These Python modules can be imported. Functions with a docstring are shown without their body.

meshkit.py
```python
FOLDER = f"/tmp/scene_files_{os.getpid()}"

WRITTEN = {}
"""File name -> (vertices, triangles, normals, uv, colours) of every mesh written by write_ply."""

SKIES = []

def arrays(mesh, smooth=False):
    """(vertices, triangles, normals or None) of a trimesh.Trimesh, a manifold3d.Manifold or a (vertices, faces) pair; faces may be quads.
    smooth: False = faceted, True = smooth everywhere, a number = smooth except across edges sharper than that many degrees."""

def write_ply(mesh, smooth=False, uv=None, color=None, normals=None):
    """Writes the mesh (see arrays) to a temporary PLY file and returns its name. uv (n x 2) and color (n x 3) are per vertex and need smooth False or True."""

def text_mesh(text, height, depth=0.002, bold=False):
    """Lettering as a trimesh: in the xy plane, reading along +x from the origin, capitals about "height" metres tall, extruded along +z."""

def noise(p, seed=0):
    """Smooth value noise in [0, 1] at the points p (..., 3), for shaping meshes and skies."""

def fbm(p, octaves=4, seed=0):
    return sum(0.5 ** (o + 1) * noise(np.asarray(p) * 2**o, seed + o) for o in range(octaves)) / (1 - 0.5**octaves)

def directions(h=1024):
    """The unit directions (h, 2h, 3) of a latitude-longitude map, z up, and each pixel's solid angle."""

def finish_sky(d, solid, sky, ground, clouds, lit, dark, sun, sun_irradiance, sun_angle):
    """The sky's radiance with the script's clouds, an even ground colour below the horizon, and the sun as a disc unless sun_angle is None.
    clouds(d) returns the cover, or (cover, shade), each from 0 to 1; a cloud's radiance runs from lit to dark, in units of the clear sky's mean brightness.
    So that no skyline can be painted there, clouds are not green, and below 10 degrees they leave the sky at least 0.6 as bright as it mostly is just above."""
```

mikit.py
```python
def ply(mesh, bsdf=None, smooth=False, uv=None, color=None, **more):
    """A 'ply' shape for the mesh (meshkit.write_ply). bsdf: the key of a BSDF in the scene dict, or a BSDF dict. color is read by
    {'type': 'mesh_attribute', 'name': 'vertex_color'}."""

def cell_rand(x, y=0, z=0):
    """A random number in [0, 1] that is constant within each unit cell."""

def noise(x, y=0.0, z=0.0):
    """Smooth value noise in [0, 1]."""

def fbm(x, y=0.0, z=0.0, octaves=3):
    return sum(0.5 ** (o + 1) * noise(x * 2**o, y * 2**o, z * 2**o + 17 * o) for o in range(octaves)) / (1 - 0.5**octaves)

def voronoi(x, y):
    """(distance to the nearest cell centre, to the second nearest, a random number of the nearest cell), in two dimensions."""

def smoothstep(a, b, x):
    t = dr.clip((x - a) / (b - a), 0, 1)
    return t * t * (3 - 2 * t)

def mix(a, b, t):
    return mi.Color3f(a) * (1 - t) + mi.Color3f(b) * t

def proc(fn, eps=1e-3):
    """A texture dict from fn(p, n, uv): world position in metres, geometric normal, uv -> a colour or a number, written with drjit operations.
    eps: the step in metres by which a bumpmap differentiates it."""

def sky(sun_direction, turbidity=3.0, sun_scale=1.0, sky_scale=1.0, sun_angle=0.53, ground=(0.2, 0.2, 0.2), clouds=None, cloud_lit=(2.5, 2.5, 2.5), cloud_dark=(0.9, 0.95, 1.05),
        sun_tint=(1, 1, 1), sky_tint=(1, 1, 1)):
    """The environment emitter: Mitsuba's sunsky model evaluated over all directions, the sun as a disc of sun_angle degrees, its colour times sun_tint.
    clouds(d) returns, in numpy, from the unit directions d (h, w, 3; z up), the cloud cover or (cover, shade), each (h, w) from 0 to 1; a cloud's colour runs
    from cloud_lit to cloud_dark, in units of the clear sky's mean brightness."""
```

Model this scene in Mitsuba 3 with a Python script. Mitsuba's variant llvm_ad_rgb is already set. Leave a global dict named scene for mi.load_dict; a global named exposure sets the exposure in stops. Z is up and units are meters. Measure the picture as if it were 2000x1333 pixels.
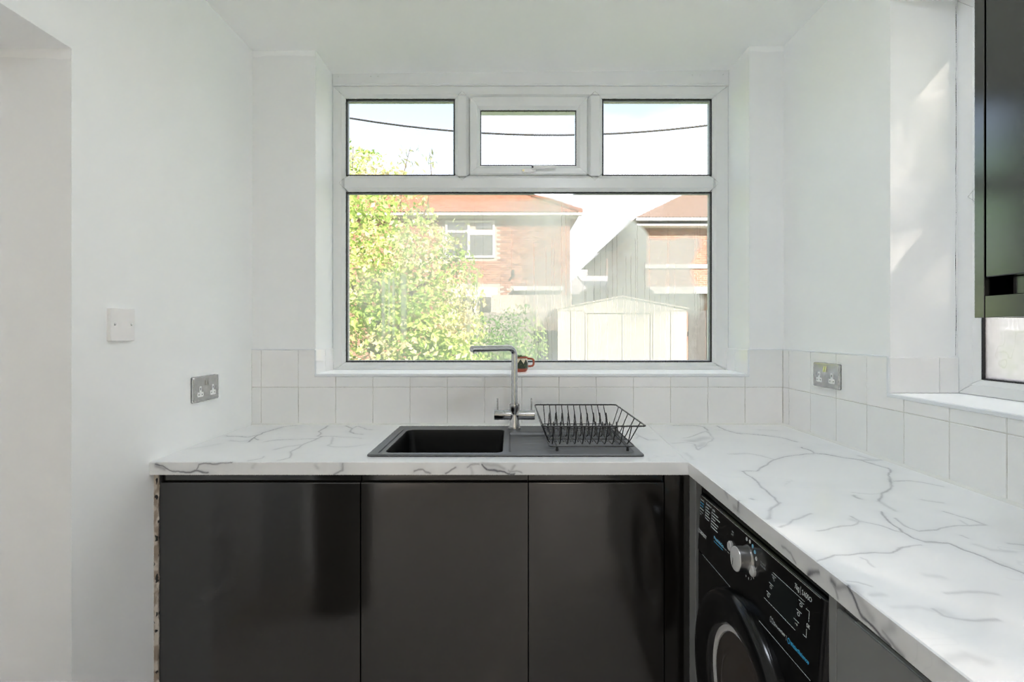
import math, numpy as np, trimesh, mitsuba as mi, drjit as dr
import manifold3d as m3
from shapely.geometry import Polygon, box as sbox
import mikit, meshkit
from mikit import noise, fbm, smoothstep, mix, cell_rand, proc

T = mi.ScalarTransform4f
scene, labels = {}, {}

# ---------------------------------------------------------------- camera, sky, exposure
exposure = 4.05
CAM = (0.0, 0.0, 1.297)
scene['camera'] = {'type': 'perspective', 'fov_axis': 'x', 'fov': 2 * math.degrees(math.atan(1000 / 1004.0)),
                   'principal_point_offset_x': 3 / 2000.0, 'principal_point_offset_y': 20.5 / 1333.0, 'near_clip': 0.02, 'far_clip': 500.0,
                   'to_world': T().look_at(origin=list(CAM), target=[CAM[0], 1.0, CAM[2]], up=[0, 0, 1])}


def clouds(d):
    az = np.arctan2(d[..., 0], d[..., 1])
    q = np.stack([d[..., 0] * 2.2, d[..., 1] * 2.2, d[..., 2] * 5.0], -1)
    n = meshkit.fbm(q, 5, 3)
    cover = np.clip((n - 0.46 + 0.35 * np.clip(np.sin(az - 0.02), -0.6, 0.5)) * 4.0, 0, 1)
    return cover * 0.9, np.clip((n - 0.55) * 1.2, 0, 0.35)


SUN = (0.40, -0.78, 0.48)
scene['sky'] = mikit.sky(SUN, turbidity=3.2, sun_scale=0.72, sky_scale=0.95, sun_angle=2.0, ground=(0.14, 0.18, 0.09), clouds=clouds,
                         cloud_lit=(1.72, 1.70, 1.68), cloud_dark=(1.15, 1.18, 1.22), sky_tint=(1.36, 0.98, 0.86), sun_tint=(0.88, 0.98, 1.27))

# ---------------------------------------------------------------- helpers


def unique(key):
    if key not in scene and key not in labels and not any(k.startswith(key + '__') for k in scene):
        return key
    n = 1
    while True:
        k = f'{key}_{n:03d}'
        if k not in scene and k not in labels and not any(q.startswith(k + '__') for q in scene):
            return k
        n += 1


_count = {}


def name_for(base):
    n = _count.get(base, 0)
    _count[base] = n + 1
    return base if n == 0 else f'{base}_{n:03d}'


def obj(name, mesh, mat, parent=None, smooth=False, label=None, cat=None, kind=None, group=None, **kw):
    key = name_for((parent + '__' if parent else '') + name)
    scene[key] = mikit.ply(mesh, mat, smooth, **kw)
    tag(key, label, cat, kind, group)
    return key


def put(name, shape, parent=None, to_world=None, label=None, cat=None, kind=None, group=None):
    key = name_for((parent + '__' if parent else '') + name)
    scene[key] = {**shape, 'to_world': to_world} if to_world is not None else dict(shape)
    tag(key, label, cat, kind, group)
    return key


def tag(key, label=None, cat=None, kind=None, group=None):
    e = {k: v for k, v in (('label', label), ('category', cat), ('kind', kind), ('group', group)) if v}
    if e:
        labels[key] = e
    return key


def thing(name, label, cat, group=None, kind=None):
    key = name_for(name)
    tag(key, label, cat, kind, group)
    return key


def cat(*ms):
    ms = [m for m in ms if m is not None]
    return trimesh.util.concatenate([trimesh.Trimesh(m.vertices, m.faces, process=False) for m in ms])


def bx(x0, x1, y0, y1, z0, z1):
    v = np.array([[x, y, z] for x in (x0, x1) for y in (y0, y1) for z in (z0, z1)], float)
    f = [[0, 1, 3], [0, 3, 2], [4, 6, 7], [4, 7, 5], [0, 4, 5], [0, 5, 1], [2, 3, 7], [2, 7, 6], [0, 2, 6], [0, 6, 4], [1, 5, 7], [1, 7, 3]]
    return trimesh.Trimesh(v, f, process=False)


def hull(pts):
    m = m3.Manifold.hull_points(np.asarray(pts, np.float64)).to_mesh()
    return trimesh.Trimesh(np.array(m.vert_properties[:, :3], float), np.array(m.tri_verts), process=False)


def rbox(x0, x1, y0, y1, z0, z1, b=0.001):
    p = []
    for i in (0, 1):
        for j in (0, 1):
            for k in (0, 1):
                c = [(x0, x1)[i], (y0, y1)[j], (z0, z1)[k]]
                s = [1 - 2 * i, 1 - 2 * j, 1 - 2 * k]
                for a in range(3):
                    q = list(c)
                    for e in range(3):
                        if e != a:
                            q[e] += s[e] * b
                    p.append(q)
    return hull(p)


def extrude(poly, h):
    """polygon in (p, q) extruded along +r"""
    if not hasattr(poly, 'exterior'):
        poly = Polygon(poly)
    return trimesh.creation.extrude_polygon(poly, h, engine='earcut')


def prism(poly, a0, a1, axis):
    """axis x: polygon in (y, z); axis y: polygon in (x, z); axis z: polygon in (x, y)"""
    m = extrude(poly, a1 - a0)
    v = np.array(m.vertices)
    if axis == 'x':
        w = np.stack([v[:, 2] + a0, v[:, 0], v[:, 1]], 1)
        f = m.faces
    elif axis == 'y':
        w = np.stack([v[:, 0], v[:, 2] + a0, v[:, 1]], 1)
        f = m.faces[:, ::-1]
    else:
        w = v + [0, 0, a0]
        f = m.faces
    return trimesh.Trimesh(w, f, process=False)


def lathe(prof, n=40, a0=0.0, a1=2 * math.pi):
    """profile [(r, z)] from bottom outside upwards, revolved about z"""
    prof = np.asarray(prof, float)
    full = abs(a1 - a0 - 2 * math.pi) < 1e-6
    t = np.linspace(a0, a1, n + 1)[:n if full else n + 1]
    k = len(prof)
    v = np.concatenate([np.stack([prof[:, 0] * math.cos(a), prof[:, 0] * math.sin(a), prof[:, 1]], 1) for a in t])
    f = []
    for i in range(n):
        j = (i + 1) % len(t)
        for q in range(k - 1):
            a, b, c, d = i * k + q, j * k + q, j * k + q + 1, i * k + q + 1
            if prof[q, 0] > 1e-9:
                f.append([a, b, c] if prof[q + 1, 0] > 1e-9 else [a, b, d])
            if prof[q + 1, 0] > 1e-9 and prof[q, 0] > 1e-9:
                f.append([a, c, d])
            elif prof[q + 1, 0] > 1e-9:
                f.append([a, c, d])
    return trimesh.Trimesh(v, f, process=False)


def fillet(path, r, n=5):
    path = [np.asarray(p, float) for p in path]
    out = [path[0]]
    for i in range(1, len(path) - 1):
        a, b, c = path[i - 1], path[i], path[i + 1]
        u, w = a - b, c - b
        lu, lw = np.linalg.norm(u), np.linalg.norm(w)
        rr = min(r, lu * 0.45, lw * 0.45)
        p, q = b + u / lu * rr, b + w / lw * rr
        for t in np.linspace(0, 1, n):
            out.append((1 - t) ** 2 * p + 2 * t * (1 - t) * b + t * t * q)
    out.append(path[-1])
    return np.array(out)


def tube(path, r, n=8, closed=False):
    P = np.asarray(path, float)
    rr = np.broadcast_to(np.asarray(r, float), (len(P),))
    if closed:
        d = np.roll(P, -1, 0) - np.roll(P, 1, 0)
    else:
        d = np.gradient(P, axis=0)
    d /= np.linalg.norm(d, axis=1, keepdims=True) + 1e-12
    up = np.array([0, 0, 1.0]) if abs(d[0][2]) < 0.9 else np.array([1.0, 0, 0])
    u = np.cross(up, d[0])
    u /= np.linalg.norm(u)
    rings = []
    for i in range(len(P)):
        u = u - d[i] * (u @ d[i])
        u /= np.linalg.norm(u)
        w = np.cross(d[i], u)
        a = np.arange(n) * 2 * math.pi / n
        rings.append(P[i] + rr[i] * (np.cos(a)[:, None] * u + np.sin(a)[:, None] * w))
    v = np.concatenate(rings)
    f = []
    m = len(P)
    for i in range(m if closed else m - 1):
        j = (i + 1) % m
        for k in range(n):
            l = (k + 1) % n
            f += [[i * n + k, i * n + l, j * n + l], [i * n + k, j * n + l, j * n + k]]
    if not closed:
        v = np.vstack([v, P[0], P[-1]])
        c0, c1 = len(v) - 2, len(v) - 1
        for k in range(n):
            l = (k + 1) % n
            f += [[c0, l, k], [c1, (m - 1) * n + k, (m - 1) * n + l]]
    return trimesh.Trimesh(v, f, process=False)


def xf(mesh, M):
    M = np.asarray(M, float)
    m = trimesh.Trimesh(np.array(mesh.vertices) @ M[:3, :3].T + M[:3, 3], mesh.faces, process=False)
    if np.linalg.det(M[:3, :3]) < 0:
        m.faces = np.array(m.faces)[:, ::-1]
    return m


def frame_m(ex, ey, ez, o):
    M = np.eye(4)
    M[:3, 0], M[:3, 1], M[:3, 2], M[:3, 3] = ex, ey, ez, o
    return M


def grid(fn, nu, nv):
    """fn(u, v) -> (..., 3) on arrays; quads wound so that du x dv is the front"""
    u, v = np.meshgrid(np.linspace(0, 1, nu + 1), np.linspace(0, 1, nv + 1), indexing='ij')
    p = fn(u, v).reshape(-1, 3)
    i, j = np.meshgrid(np.arange(nu), np.arange(nv), indexing='ij')
    a = (i * (nv + 1) + j).ravel()
    b, c, d = a + nv + 1, a + nv + 2, a + 1
    return trimesh.Trimesh(p, np.vstack([np.stack([a, b, c], 1), np.stack([a, c, d], 1)]), process=False)


# ---------------------------------------------------------------- materials


def rgb(*c):
    return {'type': 'rgb', 'value': list(map(float, c))}


def pr(base, rough=0.5, metallic=0.0, spec=0.5, **k):
    return {'type': 'principled', 'base_color': base if isinstance(base, dict) else rgb(*base), 'roughness': rough, 'metallic': metallic, 'specular': spec, **k}


def two(b):
    return {'type': 'twosided', 'b': b}


def mat(name, b):
    scene[name] = b
    return name


def paint_fn(base, amp):
    def fn(p, n, uv):
        t = fbm(p.x * 3.1, p.y * 3.1, p.z * 3.1, 3) - 0.5
        return mi.Color3f(*base) * (1.0 + amp * t)
    return fn


def roll_fn(p, n, uv):
    return 0.0006 * fbm(p.x * 9, p.y * 9, p.z * 9, 2) + 0.00004 * noise(p.x * 400, p.y * 400, p.z * 400)


mat('mat_wall', two(pr(proc(paint_fn((0.85, 0.86, 0.862), 0.03)), 0.55, spec=0.4)))
mat('mat_ceiling', two(pr(proc(paint_fn((0.91, 0.92, 0.915), 0.03)), 0.7, spec=0.3)))
mat('mat_upvc', two(pr((0.80, 0.81, 0.81), 0.3, spec=0.5)))
mat('mat_joint', two(pr((0.42, 0.43, 0.42), 0.6)))
mat('mat_gasket', two(pr((0.012, 0.013, 0.014), 0.5)))
mat('mat_spacer', two(pr((0.33, 0.36, 0.39), 0.4)))
mat('mat_sill', two(pr((0.84, 0.85, 0.86), 0.15)))
mat('mat_tile_a', two(pr((0.82, 0.82, 0.815), 0.16, spec=0.5)))
mat('mat_tile_b', two(pr((0.805, 0.81, 0.805), 0.16, spec=0.5)))
mat('mat_tile_c', two(pr((0.83, 0.825, 0.82), 0.16, spec=0.5)))


def grout_fn(p, n, uv):
    t = smoothstep(0.45, 0.8, fbm(p.x * 14, p.y * 14, p.z * 9, 3))
    return mix((0.64, 0.63, 0.60), (0.42, 0.40, 0.37), t)


mat('mat_grout', two(pr(proc(grout_fn), 0.8)))
mat('mat_caulk', two(pr((0.74, 0.74, 0.71), 0.4)))
mat('mat_trim', two(pr((0.74, 0.76, 0.79), 0.3)))
mat('mat_gloss_grey', two({'type': 'roughplastic', 'diffuse_reflectance': rgb(0.035, 0.031, 0.028), 'alpha': 0.012, 'int_ior': 1.88, 'nonlinear': True}))
mat('mat_gloss_green', two({'type': 'roughplastic', 'diffuse_reflectance': rgb(0.010, 0.014, 0.011), 'alpha': 0.02, 'int_ior': 2.15, 'nonlinear': True}))
mat('mat_satin_grey', two({'type': 'roughplastic', 'diffuse_reflectance': rgb(0.25, 0.26, 0.26), 'alpha': 0.12, 'int_ior': 1.5}))
mat('mat_carcass', two(pr((0.03, 0.03, 0.031), 0.5)))
mat('mat_black_void', two(pr((0.008, 0.008, 0.008), 0.7)))
mat('mat_sink_sheen', two({'type': 'roughplastic', 'diffuse_reflectance': rgb(0.044, 0.048, 0.056), 'alpha': 0.2, 'int_ior': 2.0}))  # rim and drainer: blue-grey base stands in for the window sheen
mat('mat_bowl_shade', two({'type': 'roughplastic', 'diffuse_reflectance': rgb(0.004, 0.004, 0.0043), 'alpha': 0.3, 'int_ior': 1.35}))  # darker copy of the sink black, bowl shade put into the colour
mat('mat_chrome', {'type': 'roughconductor', 'material': 'Cr', 'alpha': 0.05, 'specular_reflectance': rgb(1.15, 1.17, 1.2)})
scene['mat_chrome'] = two({'type': 'roughconductor', 'eta': rgb(3.1, 3.1, 3.1), 'k': rgb(3.9, 3.9, 3.9), 'alpha': 0.04})
mat('mat_brushed', two(pr((0.55, 0.56, 0.56), 0.25, metallic=1.0)))
mat('mat_wire', two(pr((0.012, 0.012, 0.012), 0.3, spec=0.6)))
mat('mat_rubber', two(pr((0.01, 0.01, 0.01), 0.6)))
mat('mat_white_plastic', two(pr((0.80, 0.79, 0.79), 0.3)))
mat('mat_pin', two(pr((0.03, 0.03, 0.03), 0.5)))
mat('mat_washer', two(pr((0.004, 0.004, 0.0045), 0.15, spec=0.4)))
mat('mat_washer_body', two(pr((0.0035, 0.0035, 0.004), 0.22, spec=0.4)))
mat('mat_silver', two(pr((0.60, 0.60, 0.60), 0.35, metallic=0.15)))
mat('mat_print_white', two(pr((0.62, 0.64, 0.66), 0.5)))
mat('mat_print_dim', two(pr((0.34, 0.36, 0.38), 0.5)))
mat('mat_print_blue', two(pr((0.05, 0.36, 0.62), 0.5)))
mat('mat_print_light_blue', two(pr((0.22, 0.55, 0.78), 0.5)))
mat('mat_display', two(pr((0.006, 0.009, 0.010), 0.12)))
mat('mat_porthole', two(pr((0.05, 0.042, 0.038), 0.08, spec=0.8)))
mat('mat_floor', two(pr((0.60, 0.555, 0.525), 0.4)))
mat('mat_bin', two(pr((0.20, 0.19, 0.18), 0.4)))
mat('mat_door_white', two(pr((0.75, 0.75, 0.75), 0.35)))
mat('mat_glass', {'type': 'thindielectric', 'int_ior': 1.5})
mat('mat_terracotta', two(pr((0.36, 0.085, 0.045), 0.3)))
mat('mat_succulent', two(pr((0.10, 0.16, 0.08), 0.5)))
mat('mat_soil', two(pr((0.04, 0.03, 0.02), 0.9)))
mat('mat_brass', two(pr((0.62, 0.52, 0.25), 0.35, metallic=0.8)))


def plaster_fn(p, n, uv):
    t = fbm(p.x * 60, p.y * 60, p.z * 30, 4)
    a = mix((0.56, 0.50, 0.44), (0.30, 0.24, 0.19), smoothstep(0.42, 0.62, t))
    return mix(a, (0.03, 0.027, 0.025), smoothstep(0.66, 0.72, fbm(p.x * 90 + 7, p.y * 90, p.z * 40, 3)))


mat('mat_raw_plaster', two(pr(proc(plaster_fn), 0.9)))

# the printed marble of the worktops: each vein a polyline on the laminate, in millimetres of the unrolled sheet (top, then down over the front edge)
VEINS=[[],[]]
VEINS[0]=[(3,0.8,[-1042,1886,-950,1864,-933,1905,-937,1953,-926,1990,-911,2069,-876,2097]),
(3,0.9,[-910,1784,-925,1859,-936,1940]),
(3,0.7,[-925,1859,-892,1816]),
(3,0.5,[-857,1784,-828,1820,-763,1826,-694,1837,-683,1882]),
(4,0.6,[-683,1882,-704,1886,-714,1940,-733,1977,-741,2083]),
(4,0.42,[-683,1882,-702,1764,-700,1706,-703,1643,-671,1560,-692,1530]),
(3,0.4,[-779,1527,-753,1553,-761,1576]),
(4,0.6,[-668,2083,-625,2029,-611,1965,-590,1928,-553,1916]),
(4,0.4,[-625,2029,-621,2083]),
(4,0.4,[-616,2083,-566,2016,-543,2003]),
(3,0.4,[-678,1882,-618,1870,-533,1848]),
(4,0.3,[-643,1859,-611,1754,-613,1725,-585,1706,-539,1706,-496,1735]),
(7,0.3,[-768,1669,-742,1715,-703,1735]),
(8,0.25,[-983,1805,-942,1795,-917,1816]),
(10,0.12,[-1057,1678,-1023,1706,-991,1754]),
(3,0.45,[474,1882,485,1816,516,1816]),
(4,0.3,[471,1965,474,1882,454,1837]),
(2.5,1.4,[-1042,1509,-1023,1505,-1001,1494,-982,1486,-952,1483,-922,1484,-888,1479]),
(2.5,1.12,[-925,1486,-918,1501,-895,1507,-854,1506,-820,1509]),
(7,0.84,[-1040,1505,-1027,1500,-1016,1497]),
(3,0.84,[-491,1509,-491,1490,-500,1486,-519,1477]),
(5,0.28,[-760,1494,-752,1505]),
(6,0.35,[-575,1505,-568,1498]),
(2.6,1.68,[-83,1508,-69,1491,-40,1484,8,1477]),
(6,0.49,[-79,1510,-21,1494]),
(3,0.84,[-127,1496,-117,1501,-93,1506]),
(2.5,1.26,[-194,1477,-158,1498]),
(2.5,0.98,[-283,1486,-257,1491,-235,1477]),
(4,0.56,[-4,1484,11,1503]),
(3,0.7,[-6,1490,32,1479]),
(4,0.42,[-117,1494,-110,1477])]
VEINS[1]=[(3,0.4,[804,2003,839,1987,849,1928]),
(3,0.7,[853,1937,933,1900,984,1846,992,1782]),
(3.2,0.75,[967,1700,963,1626,993,1596,1025,1557,1043,1535,1055,1469,1059,1444,1033,1398,996,1354,954,1280,883,1220,833,1165]),
(3,0.6,[957,1616,888,1596,840,1576,783,1530,730,1477,681,1413,639,1413,635,1368,629,1313,616,1255,608,1181,602,1150,554,1101]),
(3,0.35,[702,1606,745,1616,779,1586,792,1539]),
(3,0.4,[983,1319,1028,1326,1051,1306,1075,1274]),
(9,0.35,[1045,1539,1089,1530,1123,1539]),
(3,0.35,[883,1220,850,1214,814,1226]),
(6,0.3,[1077,1586,1084,1548,1126,1530,1119,1444]),
(5,0.4,[833,1165,825,1130,823,1101]),
(5,0.55,[806,1203,806,1181]),
(4,0.35,[966,2003,1035,1987]),
(6,0.35,[942,1170,967,1155]),
(4,0.7,[659,2097,748,2097,779,2069,762,1990]),
(4,0.35,[622,1848,644,1859,707,1928,754,1977,726,1837,657,1735,609,1660]),
(4,0.4,[609,1660,625,1754,597,1774,559,1764]),
(22,0.35,[635,1795,683,1837,709,1859]),
(18,0.3,[629,1715,668,1774]),
(3,0.6,[836,2083,838,1965,860,1916]),
(4,0.5,[607,1155,570,1121,525,1053]),
(3,0.45,[527,1012,556,1029,585,1053,634,1082]),
(4,0.5,[551,1181,553,1177]),
(6,0.2,[555,1626,547,1545]),
(6,0.2,[686,1609,738,1617]),
(2.6,0.8,[790,1098,769,1039,749,986,750,956,758,941,774,939,795,936,797,916,801,903,809,875,816,842,817,818,822,799]),
(6,0.4,[757,940,773,937]),
(2.4,0.6,[518,863,558,885,574,883,608,890,638,893,667,895,696,916,739,925]),
(2.4,0.5,[714,1042,733,1018,737,996,747,983]),
(2.6,0.5,[705,1067,712,1042,680,1018,638,1012,596,992]),
(8,0.3,[698,1053,709,1039]),
(2.4,0.45,[792,1060,779,1005,786,989,821,996,862,1015,893,1018,942,1022]),
(2.4,0.5,[927,1098,936,1067,943,1042,944,1022]),
(3,0.3,[917,1046,908,1018,945,1025]),
(4,0.35,[640,756,665,758,696,760,714,752]),
(4,0.5,[583,711,584,695,597,690,620,687,654,689]),
(12,0.25,[592,705,598,692]),
(2.5,0.4,[519,793,532,789,542,775]),
(2.4,0.4,[596,873,599,865,596,842]),
(3,0.5,[906,933,926,927,939,906]),
(6,0.2,[839,927,848,906,877,900]),
(2.4,0.4,[854,968,855,953]),
(6,0.2,[538,718,567,718,581,705]),
(5,0.3,[527,752,545,752]),
(8,0.25,[515,606,544,613,553,599]),
(8,0.2,[653,811,676,807]),
(3,0.7,[501,823,495,810,482,804]),
(5,1.12,[502,820,501,810]),
(3,1.54,[511,780,496,763,487,749,486,728,480,710,478,691]),
(8,0.42,[514,777,508,752,499,730]),
(5,0.7,[497,810,511,780]),
(4,0.84,[490,705,484,687,479,667]),
(7,0.49,[494,701,506,687]),
(3,0.84,[493,975,496,944,484,928]),
(4,1.4,[480,889,500,855]),
(4,0.98,[518,1169,493,1173]),
(6,0.56,[491,1194,493,1169]),
(5,0.49,[515,1248,502,1230])]


def marble_fn(run, seed):
    segs = []
    for w, s, c in VEINS[run]:
        pts = [(c[i] / 1000.0, c[i + 1] / 1000.0) for i in range(0, len(c), 2)]
        for a, b in zip(pts[:-1], pts[1:]):
            segs.append((w / 1000.0, s, a, b))

    def fn(p, n, uv):
        if run == 0:
            u, v = p.x, dr.select(n.z > 0.5, p.y, 1.512 + (p.z - 0.910))
        else:
            u, v = dr.select(n.z > 0.5, p.x, 0.515 + (p.z - 0.910)), p.y
        wx = (fbm(u * 26, v * 26, seed, 3) - 0.5) * 0.016 + (noise(u * 170, v * 170, seed) - 0.5) * 0.0012
        wy = (fbm(u * 26, v * 26, seed + 9.3, 3) - 0.5) * 0.016 + (noise(u * 170, v * 170, seed + 5) - 0.5) * 0.0012
        x, y = u + wx, v + wy
        core, halo = mi.Float(0), mi.Float(0)
        for w, s, (ax, ay), (bx_, by) in segs:
            ex, ey = bx_ - ax, by - ay
            L = max(ex * ex + ey * ey, 1e-9)
            px, py = x - ax, y - ay
            t = dr.clip((px * ex + py * ey) / L, 0, 1)
            d2 = dr.square(px - t * ex) + dr.square(py - t * ey)
            core = dr.maximum(core, s * dr.exp(-d2 / (w * w)))
            halo = dr.maximum(halo, s * dr.exp(-dr.sqrt(d2) / (5.0 * w)))
        m = 0.55 + 0.9 * fbm(u * 22, v * 22, seed + 3, 3)
        core = core * m
        soft = smoothstep(0.5, 0.8, fbm(u * 5 + 3, v * 7, seed + 1, 4))
        fine = dr.exp(-dr.square((fbm(u * 6 + 11, v * 9, seed + 2, 4) - 0.5) / 0.006)) * smoothstep(0.48, 0.7, fbm(u * 3.1, v * 3.1, seed + 6, 2))
        base = mix((0.875, 0.88, 0.885), (0.77, 0.785, 0.80), 0.35 * soft)
        base = mix(base, (0.52, 0.53, 0.56), dr.clip(0.36 * halo * m + 0.16 * fine, 0, 0.6))
        return mix(base, (0.15, 0.15, 0.175), dr.clip(core * 0.62, 0, 0.95))
    return fn


def gloss(base):
    return two({'type': 'roughplastic', 'diffuse_reflectance': base, 'alpha': 0.025, 'int_ior': 1.5, 'nonlinear': False})


mat('mat_marble_a', gloss(proc(marble_fn(0, 1.7))))
mat('mat_marble_b', gloss(proc(marble_fn(1, 4.1))))


def mist_fn(p, n, uv):
    """condensation between the panes of the large window: how much of each spot is misted"""
    x, z = p.x, p.z
    nz = fbm(x * 7, z * 7, 2.0, 4)
    e = smoothstep(0.0, 0.10, x + 0.70 + 0.10 * nz) * smoothstep(0.0, 0.06, 0.885 - x + 0.10 * (nz - 0.5))
    arc = 1.90 - 0.10 * dr.square((x - 0.0) / 0.55) * dr.square((x - 0.0) / 0.55)
    top = smoothstep(0.02, -0.02, z - dr.maximum(arc, 1.72) - 0.03 * (nz - 0.5))
    low = 0.62 + 0.38 * smoothstep(1.28, 1.50, z + 0.12 * (nz - 0.5))
    right = smoothstep(1.42, 1.33, z + 0.8 * dr.maximum(0.76 - x, 0) + 0.08 * (nz - 0.5)) * smoothstep(0.66, 0.82, x + 0.10 * (nz - 0.5))
    heavy = 0.40 + 0.50 * smoothstep(-0.25, 0.30, x)
    m = e * top * low * heavy * (0.75 + 0.5 * nz)
    leftfog = 0.34 * dr.exp(-dr.square((x + 0.42) / 0.22) - dr.square((z - 1.66) / 0.16))
    m = dr.maximum(m, leftfog + 0.12)
    m = m * (1 - 0.6 * right) * (1 - 0.55 * smoothstep(0.16, 0.34, x) * smoothstep(0.72, 0.30, x + 0.1 * (nz - 0.5)) * smoothstep(1.36, 1.78, z))
    # runs of water down the pane
    for sc, off, wd in ((0.013, 0.0, 0.0011), (0.021, 0.37, 0.0016)):
        u = (x + 0.004 * (noise(x * 30, z * 26, off) - 0.5) + 0.002 * noise(x * 90, z * 90, off)) / sc + off
        c = dr.floor(u)
        r = cell_rand(c, 3.0 + off * 10)
        r2 = cell_rand(c, 7.0 + off * 10)
        dx = dr.abs(u - c - 0.5) * sc
        z1 = 1.25 + 0.62 * r2
        ln = dr.select(r > 0.45, 1.0, 0.0) * smoothstep(z1 + 0.02, z1, z) * smoothstep(z1 - 0.30 - 0.3 * r, z1 - 0.22 - 0.3 * r, z)
        m = m * (1 - 0.38 * ln * dr.exp(-dr.square(dx / wd)) * smoothstep(-0.45, 0.12, x))
    # broad pale smears on the left
    for cx, w0, a in ((-0.578, 0.008, 0.25), (-0.552, 0.005, 0.25), (-0.532, 0.006, 0.28), (-0.486, 0.014, 0.30), (-0.19, 0.010, 0.2), (-0.15, 0.008, 0.2)):
        m = m + a * dr.exp(-dr.square(dr.square((x - cx) / w0))) * smoothstep(1.62, 1.50, z) * smoothstep(1.20, 1.32, z)
    m = m * (1 - 0.9 * smoothstep(-0.46, -0.56, x + 0.08 * (nz - 0.5)) * smoothstep(1.50, 1.62, z))
    return dr.clip(m, 0.03, 0.85)


def frost_fn(p, n, uv):
    c = fbm(p.y * 34, p.z * 22, 1.0, 2)
    d = dr.exp(-dr.square((c - 0.5) / 0.02))
    return dr.clip(0.84 + 0.12 * noise(p.y * 60, p.z * 60) - 0.16 * d, 0, 1)


mist = {'type': 'principledthin', 'base_color': rgb(1.0, 0.97, 0.985), 'roughness': 0.6, 'diff_trans': 1.8, 'eta': 1.33}
scene['mat_misted_glass'] = {'type': 'blendbsdf', 'weight': proc(mist_fn), 'a': {'type': 'thindielectric', 'int_ior': 1.5}, 'b': mist}
scene['mat_obscure_glass'] = {'type': 'blendbsdf', 'weight': proc(frost_fn), 'a': {'type': 'thindielectric', 'int_ior': 1.5},
                              'b': {'type': 'principledthin', 'base_color': rgb(0.66, 0.645, 0.68), 'roughness': 0.5, 'diff_trans': 1.8, 'eta': 1.5}}

# ---------------------------------------------------------------- room shell
XL, XR, YB = -1.063, 1.126, 2.118
YR = -4.6  # out of view; depth chosen for the sunlit floor behind the camera
LZ = 2.46


def st(name, mesh, m, parent=None, **k):
    return obj(name, mesh, m, parent, kind=None if parent else 'structure', **k)


st('floor', bx(-1.6, 1.6, YR - .1, 2.5, -0.05, 0.0), 'mat_floor')


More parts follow.
